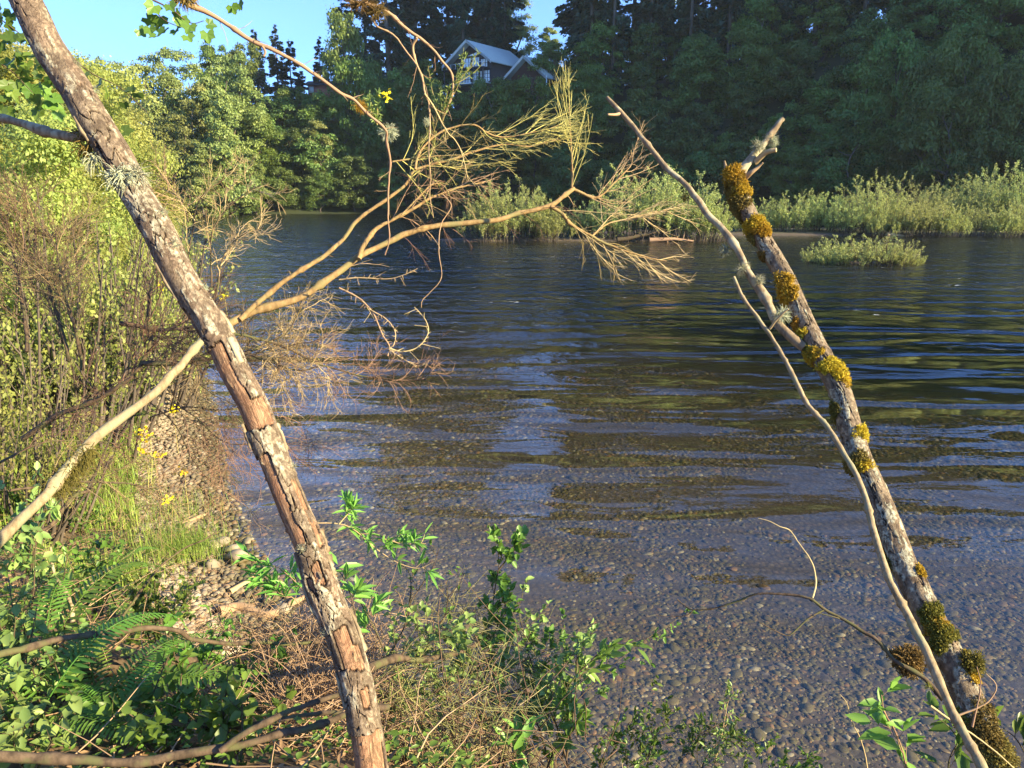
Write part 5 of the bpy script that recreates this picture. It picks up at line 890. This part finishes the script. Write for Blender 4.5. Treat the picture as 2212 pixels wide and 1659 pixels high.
broombush('tangled dark dead broom head standing against the bright bank at left', [[(150, 780, 3.9), (128, 693, 3.9), (104, 616, 3.95), (81, 549, 4.0), (74, 450, 4.1)], [(180, 800, 3.9), (160, 700, 3.85), (130, 600, 3.9), (120, 500, 4.0)], [(60, 760, 3.8), (50, 660, 3.9), (30, 560, 4.0), (10, 470, 4.1)]], .009, 16, 9, 5, .46, .26, .13, .03, 91)
broombush('dead broom with fine curled twigs filling the middle of the bank', [[(50, 948, 3.5), (111, 905, 3.5), (181, 874, 3.5), (249, 841, 3.5), (309, 784, 3.5), (323, 737, 3.5), (316, 683, 3.5), (330, 620, 3.5)], [(309, 784, 3.5), (350, 786, 3.5), (396, 784, 3.5), (454, 774, 3.5), (520, 780, 3.5)], [(262, 698, 3.6), (353, 713, 3.6), (420, 705, 3.6)]], .012, 14, 8, 5, .44, .26, .14, .03, 92)
broombush('brown dead broom spray fanning right of the peeling trunk over water', [[(505, 720, 3.2), (570, 735, 3.25), (640, 760, 3.3), (700, 790, 3.35), (780, 812, 3.4), (860, 822, 3.4), (918, 818, 3.4)], [(520, 760, 3.3), (580, 780, 3.3), (640, 800, 3.3), (690, 790, 3.3)], [(520, 770, 3.3), (580, 740, 3.35), (625, 715, 3.4), (640, 685, 3.4), (655, 668, 3.4)]], .006, 13, 8, 5, .34, .20, .10, .0, 93, 'mid_twig', 52, .34, .0022)
broombush('tan dead twigs drooping to the shore left of the trunk', [[(360, 860, 3.6), (420, 900, 3.6), (480, 950, 3.6), (540, 960, 3.6), (610, 940, 3.6)], [(300, 850, 3.6), (380, 920, 3.65), (420, 1000, 3.7), (470, 1060, 3.8)], [(330, 900, 3.6), (400, 880, 3.6), (470, 885, 3.6), (530, 880, 3.6), (600, 900, 3.6)]], .004, 13, 7, 4, .44, .24, .12, -.09, 94, 'mid_twig', 55, .32, .0018)
broombush('pale dry twig cluster sticking up right of the trunk at the far water', [[(400, 640, 3.4), (405, 560, 3.4), (420, 490, 3.4), (430, 430, 3.4), (490, 380, 3.4)], [(460, 620, 3.3), (455, 560, 3.3), (460, 500, 3.3), (500, 440, 3.3), (560, 400, 3.3)], [(410, 480, 3.4), (390, 430, 3.4), (360, 410, 3.4)], [(470, 640, 3.2), (480, 560, 3.2), (520, 510, 3.2), (570, 490, 3.2)]], .004, 9, 6, 3, .24, .13, .07, .02, 95, 'tan_twig', 45, .28, .0020)
broombush('low brown dead twigs lying over the creepers at left', [[(20, 1060, 3.1), (100, 1050, 3.2), (200, 1040, 3.3), (300, 1050, 3.4), (360, 1080, 3.5)], [(0, 1000, 3.1), (80, 960, 3.3), (160, 950, 3.4), (260, 960, 3.5)]], .005, 12, 6, 2, .32, .18, .10, .0, 96, 'dead_twig', 45, .2, .0020)
b = MB()
e = empty('moss_sleeve', tuple(P(120, 1050, 2.6)), 'shaggy olive moss hanging on the thick golden broom stem at left', 'moss')
ep = P(120, 1050, 2.6); g = np.random.default_rng(97); st = resample(smooth(PP([(190, 970), (140, 1020), (110, 1050)], 2.66, 2.56), 4), 40); st = st[g.integers(0, 40, 900)] - ep + g.normal(size=(900, 3)) * .012; p = shoots(st, g.normal(size=(900, 3)) * .6 + A((0, 0, -.5)), .03 + .05 * g.random(900), 5, .2, -.25, g); b.tubes(p, np.linspace(.0014, .0005, 5)[None], 3, g.random(900)); b.obj('strands', M_['moss_green'], e)

# ------------------------------------------------------------------ ferns
def fern(label, u, v, fr, seed, mat='fern'):
    q, _d = solve(land, u, v, 1.5, 9); e = empty('fern', tuple(q), label, 'fern'); g = np.random.default_rng(seed)
    for (az, el, L) in fr:
        a = math.radians(az); n = 34; t = np.linspace(0, 1, n); x = L * t; h = L * (math.tan(math.radians(el)) * t - .75 * t * t * math.tan(math.radians(el)) - .12 * t * t); p = np.stack([x * math.cos(a), x * math.sin(a), h + .05], 1); b = MB(); b.tubes(p, np.linspace(.0028, .0008, n)[None], 4, .3)
        tn = unit(np.gradient(p, axis=0)); sd2 = unit(np.cross(tn, A((0, 0, 1)))); up = np.cross(sd2, tn); w = L * .17 * np.clip(np.minimum(t * 6, (1 - t) * 1.5), 0, 1) ** .8
        for s in (-1, 1): k = t > .12; b.leaves(p[k], (sd2 * s + tn * .35 - up * .1)[k], up[k] + g.normal(size=(k.sum(), 3)) * .08, w[k] * (.92 + .16 * g.random(k.sum())), np.full(k.sum(), L * .024), .35 + .5 * t[k], .1, .08)
        b.obj('frond', M_[mat], e)
fern('large bright sword fern with a long frond pointing right at the bottom left', 85, 1590, [(22, 22, .62), (75, 50, .42), (150, 45, .4), (-20, 30, .4), (50, 55, .45)], 1)
fern('smaller bright fern standing under the level mossy bough', 95, 1480, [(55, 60, .46), (100, 60, .38), (20, 45, .40), (160, 40, .34)], 2)
fern('dark shaded fern right of the large bright one', 215, 1570, [(10, 35, .45), (-25, 30, .38), (60, 40, .40), (120, 50, .35)], 3, 'near_leaf')
fern('small fern half hidden near the bottom bough', 260, 1610, [(20, 30, .32), (80, 50, .3), (150, 40, .3)], 4)
fern('little fern on the grassy slope above the diagonal stem', 240, 1250, [(40, 50, .40), (90, 55, .35), (0, 40, .36)], 5)

# ------------------------------------------------------------------ leafy shrubs and shoots
def leafy(name, label, stems, cnt, L0, L1, leaves, ls, mat, seed, r0=.004, up=.04, ang=45, wr=.6, sub=3, bark='brown_bark', cat='shrub', clump=None, fold=.25, depth=None, bend=.15):
    e = empty(name, (0, 0, 0), label, cat); g = np.random.default_rng(seed); segs = []
    for s in stems:
        pp = PP(s) if len(s[0]) > 2 else PP(s, depth, depth); o, p = stick('stem', pp, r0, r0 * .4, M_[bark], e, 6, 4, wob=.01); segs.append(resample(p, 12))
    al = []
    for q in segs:
        c = sprout(q[None], cnt, .2, 1, ang, L0, L1, 6, bend, up, g, .4); b = MB(); b.tubes(c, taper(len(c), 6, r0 * .4, r0 * .18), 4, g.random(len(c))); al.append(c)
        if sub: s = sprout(c, sub, .2, .95, 40, L0 * .4, L1 * .5, 6, .12, up * .6, g, .4); b.tubes(s, taper(len(s), 6, r0 * .25, r0 * .12), 3, g.random(len(s))); al.append(s)
        b.obj('twigs', M_[bark], e)
    al = np.concatenate(al); k = g.integers(0, len(al), leaves); x = (.15 + .85 * g.random(leaves) ** .7) * 4.999; i = x.astype(int); p = al[k, i] + (al[k, i + 1] - al[k, i]) * (x - i)[:, None]; tn = unit(al[k, i + 1] - al[k, i])
    d = unit(tn * .7 + g.normal(size=(leaves, 3)) * .55 + A((0, 0, .05))); L = ls * (.55 + .7 * g.random(leaves)); b = MB(); b.leaves(p, d, g.normal(size=(leaves, 3)) * .4 + A((0, -.2, 1)), L, L * wr, .6 * g.random(leaves) + .4 * g.random(len(al))[k], fold, .12); b.obj('foliage', M_[mat], e); return e
leafy('snowberry', 'tall twiggy snowberry with dark leaves rising over the pebbles at centre', [[(1030, 1400, 2.9), (1060, 1330, 2.9), (1070, 1270, 2.9), (1078, 1225, 2.9), (1075, 1165, 2.9)], [(1078, 1232, 2.9), (1095, 1210, 2.9), (1107, 1183, 2.9)], [(1055, 1400, 2.9), (1080, 1340, 2.9), (1100, 1280, 2.95)]], 7, .06, .17, 260, .034, 'near_leaf', 601, .0034, wr=.75)
leafy('snowberry', 'leggy snowberry with long bare stems at the bottom centre', [[(1240, 1700, 2.6), (1200, 1560, 2.7), (1160, 1470, 2.8), (1130, 1370, 2.9), (1118, 1300, 3.0)], [(1200, 1700, 2.6), (1170, 1590, 2.65), (1140, 1500, 2.75), (1125, 1400, 2.85)], [(1225, 1640, 2.6), (1240, 1540, 2.65), (1246, 1470, 2.7), (1248, 1380, 2.8)]], 9, .08, .24, 420, .030, 'pale_near', 602, .0042, wr=.7)
leafy('snowberry', 'snowberry with a bare arching stem right of the peeling trunk foot', [[(1090, 1700, 2.5), (1085, 1600, 2.6), (1068, 1530, 2.65), (1050, 1470, 2.75), (1030, 1430, 2.8), (1005, 1412, 2.85)], [(1010, 1700, 2.4), (985, 1610, 2.5), (955, 1530, 2.6), (925, 1470, 2.7), (890, 1420, 2.8)]], 10, .08, .26, 520, .030, 'pale_near', 603, .0042, wr=.68)
leafy('shrub_sapling', 'sapling with yellowing pointed leaves reaching right at bottom centre', [[(1215, 1640, 2.7), (1230, 1580, 2.7), (1225, 1500, 2.7), (1245, 1460, 2.7), (1275, 1430, 2.7), (1300, 1405, 2.7), (1330, 1390, 2.7)], [(1170, 1690, 2.6), (1190, 1640, 2.6), (1205, 1590, 2.65), (1220, 1550, 2.7)]], 7, .05, .15, 150, .055, 'lance_leaf', 604, .004, wr=.42)
leafy('shrub_sapling', 'bright pointed leaves at the very bottom edge left of centre', [[(1110, 1720, 2.3), (1115, 1640, 2.3), (1105, 1600, 2.3)], [(1160, 1720, 2.3), (1140, 1640, 2.3), (1135, 1590, 2.3)]], 5, .05, .10, 30, .07, 'lance_leaf', 605, .003, wr=.4)
leafy('spirea', 'fine leaved green shrub at the bottom edge right of centre', [[(1440, 1720, 2.6), (1470, 1640, 2.65), (1510, 1590, 2.7), (1560, 1560, 2.75)], [(1500, 1740, 2.6), (1520, 1650, 2.65), (1560, 1600, 2.7), (1600, 1590, 2.75)], [(1380, 1720, 2.6), (1400, 1650, 2.7), (1410, 1600, 2.75), (1440, 1550, 2.8)]], 12, .08, .24, 560, .024, 'near_leaf', 606, .003, wr=.45)
leafy('spirea', 'slender sprig with tiny leaves standing alone near the bottom', [[(1535, 1740, 2.6), (1545, 1650, 2.6), (1560, 1590, 2.6), (1572, 1520, 2.6)]], 12, .03, .09, 120, .022, 'pale_near', 607, .0028, wr=.35, bark='tan_twig')
leafy('spirea', 'spreading fine twigs trailing right over the water at centre', [[(1200, 1560, 2.8), (1260, 1500, 2.85), (1320, 1440, 2.9), (1390, 1385, 3.0), (1470, 1335, 3.1)]], 9, .05, .14, 80, .026, 'near_leaf', 608, .002, wr=.55)
leafy('spirea', 'bottom edge greenery between the saplings', [[(1280, 1730, 2.6), (1310, 1650, 2.7), (1340, 1600, 2.75), (1360, 1560, 2.8)], [(1330, 1730, 2.55), (1370, 1660, 2.6), (1420, 1640, 2.65)], [(1640, 1740, 2.5), (1700, 1670, 2.5), (1720, 1640, 2.5)]], 10, .06, .2, 420, .026, 'near_leaf', 609, .003, wr=.5)
W8 = lambda r: [(u, v, 2.75) for u, v in r]
leafy('willow_shoot', 'bright green willow shoot with narrow leaves right of the trunk', [W8([(672, 1130), (734, 1132), (765, 1145), (800, 1175), (835, 1200), (868, 1218), (905, 1228), (940, 1212)]), W8([(800, 1175), (830, 1165), (870, 1175), (920, 1175)]), W8([(734, 1132), (755, 1105), (760, 1080)])], 7, .03, .07, 150, .062, 'lance_leaf', 610, .0028, ang=50, wr=.22, sub=0, bark='tan_twig', cat='shoot')
leafy('willow_shoot', 'second willow shoot with leaves hanging left of the trunk', [[(700, 1330, 3.0), (650, 1270, 3.0), (600, 1225, 3.0), (560, 1215, 3.0), (530, 1205, 3.0)], [(660, 1320, 3.0), (630, 1290, 3.0), (600, 1280, 3.0), (565, 1240, 3.0)]], 8, .04, .10, 110, .075, 'lance_leaf', 611, .0028, ang=50, wr=.22, sub=0, bark='tan_twig', cat='shoot')
leafy('willow_shoot', 'leafy shoot with larger leaves hugging the trunk on its right', [[(772, 1420, 2.4), (770, 1340, 2.4), (752, 1270, 2.4), (735, 1235, 2.4), (720, 1225, 2.4)], [(830, 1400, 2.5), (800, 1340, 2.5), (770, 1290, 2.5), (745, 1265, 2.5)]], 6, .04, .10, 70, .07, 'lance_leaf', 612, .003, ang=50, wr=.3, sub=0, cat='shoot')
leafy('bare_shrub', 'leafless dark stems arching up beside the willow shoot', [[(815, 1450, 2.7), (850, 1400, 2.7), (880, 1340, 2.75), (890, 1300, 2.75), (920, 1250, 2.8), (935, 1225, 2.8), (948, 1185, 2.8)], [(880, 1330, 2.75), (888, 1280, 2.75), (885, 1240, 2.8), (870, 1222, 2.8)], [(900, 1362, 2.8), (940, 1355, 2.8), (962, 1330, 2.8), (970, 1290, 2.8), (1000, 1255, 2.8)]], 5, .05, .14, 24, .03, 'near_leaf', 613, .0034, wr=.5)
leafy('dogwood_shoot', 'bright pointed leaves on a reddish shoot at the bottom right', [[(1975, 1730, 2.2), (1955, 1640, 2.2), (1935, 1580, 2.2), (1915, 1545, 2.2), (1905, 1500, 2.2)]], 9, .05, .11, 30, .078, 'lance_leaf', 614, .0034, wr=.42, sub=0, bark='tan_twig', cat='shoot')
leafy('dogwood_shoot', 'darker leaved shoot behind the pole at the bottom right', [[(2060, 1740, 2.3), (2050, 1650, 2.3), (2070, 1600, 2.3), (2040, 1560, 2.3), (2010, 1540, 2.3)]], 8, .05, .12, 26, .075, 'near_leaf', 615, .003, wr=.42, sub=0, cat='shoot')
leafy('dogwood_shoot', 'dark green leaves at the bottom right corner', [[(2240, 1720, 2.4), (2220, 1640, 2.4), (2190, 1590, 2.4), (2150, 1570, 2.4)]], 7, .05, .12, 22, .085, 'near_leaf', 616, .003, wr=.42, sub=0, cat='shoot')
for i, (lab, rows) in enumerate([('bare thin stem with a kink standing at the bottom right', [(1880, 1720, 2.3), (1872, 1650, 2.3), (1860, 1600, 2.3), (1838, 1555, 2.3), (1830, 1520, 2.3), (1815, 1500, 2.3)]), ('pale forked dry twig right of the mossy trunk foot', [(2100, 1570, 1.9), (2112, 1520, 1.9), (2118, 1475, 1.9), (2110, 1440, 1.9)]), ('dry curled twig tip pointing up right of the mossy trunk', [(2070, 1545, 1.9), (2110, 1530, 1.9), (2140, 1510, 1.9), (2152, 1480, 1.9), (2130, 1455, 1.9)]), ('long thin diagonal twig crossing the mossy trunk foot', [(2010, 1525, 1.85), (2060, 1560, 1.85), (2120, 1600, 1.85), (2180, 1650, 1.85), (2230, 1700, 1.9)])]):
    o, p = stick('twig', PP(rows), .0028, .001, M_['tan_twig'], None, 5, 4); tag(o, lab, 'twig')
leafy('snowberry', 'leafy snowberry against the right side of the trunk foot', [[(840, 1740, 2.3), (850, 1640, 2.4), (870, 1540, 2.5), (900, 1450, 2.6), (930, 1380, 2.7)], [(800, 1500, 2.4), (850, 1440, 2.45), (900, 1380, 2.5), (960, 1350, 2.6)]], 10, .08, .24, 320, .030, 'pale_near', 621, .0035, wr=.7)
leafy('snowberry', 'pale leaved snowberry spreading low between the two leggy ones', [[(1130, 1740, 2.5), (1110, 1640, 2.6), (1120, 1560, 2.7), (1160, 1500, 2.75), (1210, 1470, 2.8)], [(1010, 1560, 2.6), (1060, 1520, 2.7), (1120, 1490, 2.75), (1190, 1480, 2.8)]], 11, .08, .24, 420, .030, 'pale_near', 622, .0035, wr=.7)
leafy('snowberry', 'dark leaved snowberry along the mossy bough over the pebbles', [[(940, 1440, 2.7), (1000, 1400, 2.8), (1050, 1360, 2.85), (1090, 1330, 2.9)], [(1090, 1450, 2.8), (1150, 1420, 2.85), (1200, 1400, 2.9)]], 9, .06, .2, 240, .030, 'near_leaf', 623, .003, wr=.7)
# near bank shrubs at left, each a thing
i = 0
for u, v, H, mt, lab, ls, n in [(30, 1330, .55, 'pale_near', 'pale leaved shrub at the left frame edge, mid bank', .045, 420), (120, 1250, .5, 'near_leaf', 'leafy shrub under the golden broom stem', .04, 420), (60, 1440, .4, 'pale_near', 'low shrub behind the level mossy bough at left', .04, 260), (200, 1330, .45, 'near_leaf', 'green shrub around the upright lichen stick', .036, 420), (290, 1300, .35, 'near_leaf', 'low dark leaved shrub at the foot of the grass', .036, 300), (400, 1330, .30, 'near_leaf', 'small shrub at the top of the little stone beach', .034, 240), (330, 1400, .34, 'near_leaf', 'leafy shrub in front of the level bough', .036, 320), (430, 1440, .36, 'lance_leaf', 'shrub with lance shaped leaves below the stone beach', .055, 200), (520, 1470, .34, 'near_leaf', 'dark lance leaved shrub left of the straw heap', .05, 260), (420, 1530, .34, 'near_leaf', 'green shrub in the middle of the lower bank', .036, 340), (560, 1560, .32, 'near_leaf', 'shrub beside the straw heap above the bottom bough', .034, 300), (20, 1530, .34, 'pale_near', 'pale shrub at the left edge above the big fern', .04, 220), (130, 1540, .25, 'pale_near', 'little pale rounded leaves above the big fern frond', .034, 160), (370, 1610, .28, 'near_leaf', 'leaves poking over the bottom bough at left', .045, 160), (500, 1640, .26, 'near_leaf', 'leaves under the bottom bough near the trunk', .045, 160), (60, 1640, .26, 'pale_near', 'pale leaves in the bottom left corner', .045, 180), (20, 1130, .5, 'near_leaf', 'shrub under the start of the golden stem', .045, 420), (180, 1150, .4, 'near_leaf', 'shrub right of the moss sleeve', .04, 360)]:
    q, _d = solve(land, u, v, 1.4, 9); g = np.random.default_rng(700 + i); e = empty('bank_shrub', tuple(q), lab, 'shrub', 'low leafy shrubs on the near bank'); st = np.zeros((9, 3)); st[:, :2] = g.normal(size=(9, 2)) * .05; dr = g.normal(size=(9, 3)) * .5 + A((0, 0, 1)); s = shoots(st, dr, H * (.7 + .4 * g.random(9)), 6, .14, .02, g); c = sprout(s, 5, .2, .95, 45, H * .2, H * .45, 6, .15, .02, g)
    b = MB(); b.tubes(s, taper(9, 6, .0035, .0015), 4); b.tubes(c, taper(len(c), 6, .0015, .0007), 3); b.obj('stems', M_['brown_bark'], e); al = np.concatenate([s, c]); k = g.integers(0, len(al), n); x = (.2 + .8 * g.random(n)) * 4.999; j = x.astype(int); p = al[k, j] + (al[k, j + 1] - al[k, j]) * (x - j)[:, None]; L = ls * (.6 + .6 * g.random(n))
    b = MB(); b.leaves(p, g.normal(size=(n, 3)) * .7 + A((0, 0, .1)), g.normal(size=(n, 3)) * .4 + A((0, 0, 1)), L, L * (.26 if 'lance' in lab else .66), g.random(n), .2, .1); b.obj('foliage', M_[mt], e); i += 1
# straw heap and dry drooping tufts
def strawheap(label, u, v, dep, rx, n, L, seed, mat='straw', dr=(0, 0, .1), nm='dry_grass_clump', flat=.5, wd=.0013, up=-.1):
    g = np.random.default_rng(seed); c = P(u, v, dep); e = empty(nm, tuple(c), label, 'dry grass'); st = g.normal(size=(n, 3)) * A((rx, rx, rx * flat)) * .5; p = shoots(st, g.normal(size=(n, 3)) + A(dr), L * (.4 + .8 * g.random(n)), 6, .22, up, g); b = MB(); b.tubes(p, np.linspace(wd, wd * .5, 6)[None], 3, g.random(n)); b.obj('stalks', M_[mat], e); return e
def onland(u, v): q, dd_ = solve(land, u, v, 1.5, 12); return dd_
strawheap('heap of dry tan straw left of the trunk foot', 655, 1470, min(onland(655, 1480), 3.3) - .12, .36, 2200, .28, 801, wd=.0021)
strawheap('lower dry straw heap behind the trunk foot', 690, 1560, 2.45, .24, 1300, .24, 802, wd=.002)
strawheap('dry stalks right of the trunk foot', 900, 1600, 2.6, .24, 300, .24, 803, dr=(.5, 0, .2))
strawheap('green gold drooping tuft over the pebbles at centre', 960, 1350, 2.9, .15, 130, .24, 804, 'olive_twig', (.9, 0, .15), 'broom_tuft', .6, .0012, -.12)
strawheap('olive drooping tuft right of the first golden one', 1060, 1420, 2.8, .18, 140, .26, 805, 'olive_twig', (1.0, 0, -.1), 'broom_tuft', .6, .0012, -.12)
strawheap('low dark broom tuft at the bottom centre', 980, 1560, 2.4, .22, 150, .24, 806, 'olive_twig', (.5, 0, .1), 'broom_tuft', .6, .0011, -.04)
strawheap('broom tuft just right of the trunk under the mossy bough', 850, 1480, 2.5, .14, 110, .22, 807, 'olive_twig', (.8, 0, .1), 'broom_tuft', .6, .0012, -.06)
strawheap('broken dead twigs at the bottom centre', 1050, 1640, 2.4, .28, 260, .30, 808, 'dead_twig', (0, 0, .2), 'dead_twig_heap', .6, .0020, 0)

# ------------------------------------------------------------------ yellow broom flowers on the bank, maple leaves at the top
g = np.random.default_rng(900)
for u, v, d, lab in [(348, 615, 6.5, 'yellow flower cluster high in the broom by the bright bank'), (375, 885, 5.0, 'yellow flowers right of the golden stem'), (308, 930, 5.0, 'bright yellow flower bunch between golden stem and trunk'), (316, 948, 4.9, 'second yellow bunch touching the first'), (308, 975, 4.9, 'yellow flowers below the twin bunch'), (342, 985, 4.9, 'yellow flowers nearest the beach'), (398, 1020, 4.9, 'small yellow flower above the beach stones'), (360, 1080, 4.9, 'yellow speck in the grass tuft'), (486, 640, 5.2, 'few yellow buds right of the trunk by the golden fork')]:
    e = empty('broom_flower', tuple(P(u, v, d)), lab, 'flower', 'yellow broom flowers on the bank'); n = 13 if d < 6 else 10; s = shoots(np.zeros((1, 3)) - A((0, 0, .3)), A([(0, 0, 1)]) + g.normal(size=(1, 3)) * .12, A([.3]), 6, .08, 0, g); b = MB(); b.tubes(s, .0018, 4); b.obj('stem', M_['broom'], e); b = MB(); b.leaves(g.normal(size=(n, 3)) * .016, g.normal(size=(n, 3)), g.normal(size=(n, 3)), .026, .022, g.random(n)); b.obj('petals', M_['flower'], e)
def lobed(mb, c, d, n, s, rnd):
    """three to five lobed rounded leaf"""
    d = unit(A(d)); sd2 = unit(np.cross(d, n)); n = np.cross(sd2, d); a = np.radians([180, 215, 250, 275, 300, 330, 345, 0, 15, 30, 60, 85, 110, 145]); r = A([.1, .55, .85, .72, .95, .68, .9, 1.05, .9, .68, .95, .72, .85, .55]) * s * .6
    v = [c + d * s * .45] + [c + d * (s * .45 + rr * math.cos(q)) + sd2 * rr * math.sin(q) + n * (.10 * s * abs(math.sin(q))) for q, rr in zip(a, r)]; m = len(a); mb.add(v, [[0, i + 1, (i + 1) % m + 1, (i + 1) % m + 1] for i in range(m)], rnd)
def maple(label, stems, pts, s, seed, r0=.003, nm='leafy_branch'):
    e = empty(nm, (0, 0, 0), label, 'branch'); g = np.random.default_rng(seed)
    for q in stems: stick('stem', PP(q), r0, r0 * .35, M_['brown_bark'], e, 5, 4)
    b = MB()
    for u, v, d in pts: lobed(b, P(u, v, d), g.normal(size=3) * .5 + A((.2, 0, -.5)), g.normal(size=3) * .45 + A((0, -.75, .5)), s * (.75 + .5 * g.random()), g.random())
    b.obj('foliage', M_['near_leaf'], e)
g = np.random.default_rng(903)
maple('small leafy twig hanging in the sky at the top left, under the straight bough', [[(300, -40, 2.2), (330, 10, 2.2), (350, 40, 2.2), (390, 60, 2.2)], [(330, 0, 2.2), (370, 20, 2.2), (410, 50, 2.2), (440, 45, 2.2)]], [(305, 30, 2.2), (292, 55, 2.2), (320, 48, 2.2), (345, 75, 2.2), (330, 55, 2.22), (365, 55, 2.2), (370, 30, 2.2), (384, 32, 2.21), (400, 70, 2.2), (345, 25, 2.2), (375, 15, 2.2), (437, 50, 2.2), (445, 58, 2.2), (318, 8, 2.2), (495, 2, 2.2), (512, 0, 2.2), (415, 42, 2.2), (380, 60, 2.22), (360, 2, 2.2), (340, 2, 2.2)], .040, 1)
maple('maple spray hanging in the top left corner behind the trunk', [[(-60, -20, 2.6), (0, 40, 2.6), (60, 90, 2.6), (110, 170, 2.6)], [(-40, 120, 2.6), (20, 150, 2.6), (70, 200, 2.6)]], [(float(g.uniform(-30, 85)), float(g.uniform(-10, 150)), 2.55 + .1 * g.random()) for _ in range(44)] + [(float(g.uniform(0, 110)), float(g.uniform(150, 240)), 2.6) for _ in range(16)], .046, 2)
maple('few large maple leaves right of the trunk over the bank', [[(150, 120, 2.8), (200, 160, 2.8), (260, 190, 2.8), (320, 245, 2.8)]], [(210, 180, 2.8), (225, 195, 2.8), (265, 195, 2.8), (280, 205, 2.8), (290, 195, 2.82), (250, 260, 2.8), (255, 285, 2.8), (245, 270, 2.82), (180, 155, 2.8), (265, 215, 2.8)], .045, 3)
maple('hanging maple leaves left of the trunk above the grey side branch', [[(20, 130, 2.7), (60, 180, 2.7), (90, 230, 2.7)]], [(float(g.uniform(20, 130)), float(g.uniform(180, 235)), 2.7) for _ in range(16)], .055, 4)

# ------------------------------------------------------------------ air
def haze():
    m, nt, out = newmat('haze'); v = N(nt, 'ShaderNodeVolumePrincipled', {'Color': rgba((.80, .92, 1.0)), 'Density': .00014, 'Anisotropy': .1}); nt.links.new(v.outputs[0], out.inputs[1])
    b = MB(); b.box(-400, 300, -80, 400, -20, 84); return tag(b.obj('haze', m), kind='stuff', label='thin bluish haze over the river valley', cat='haze')
haze()
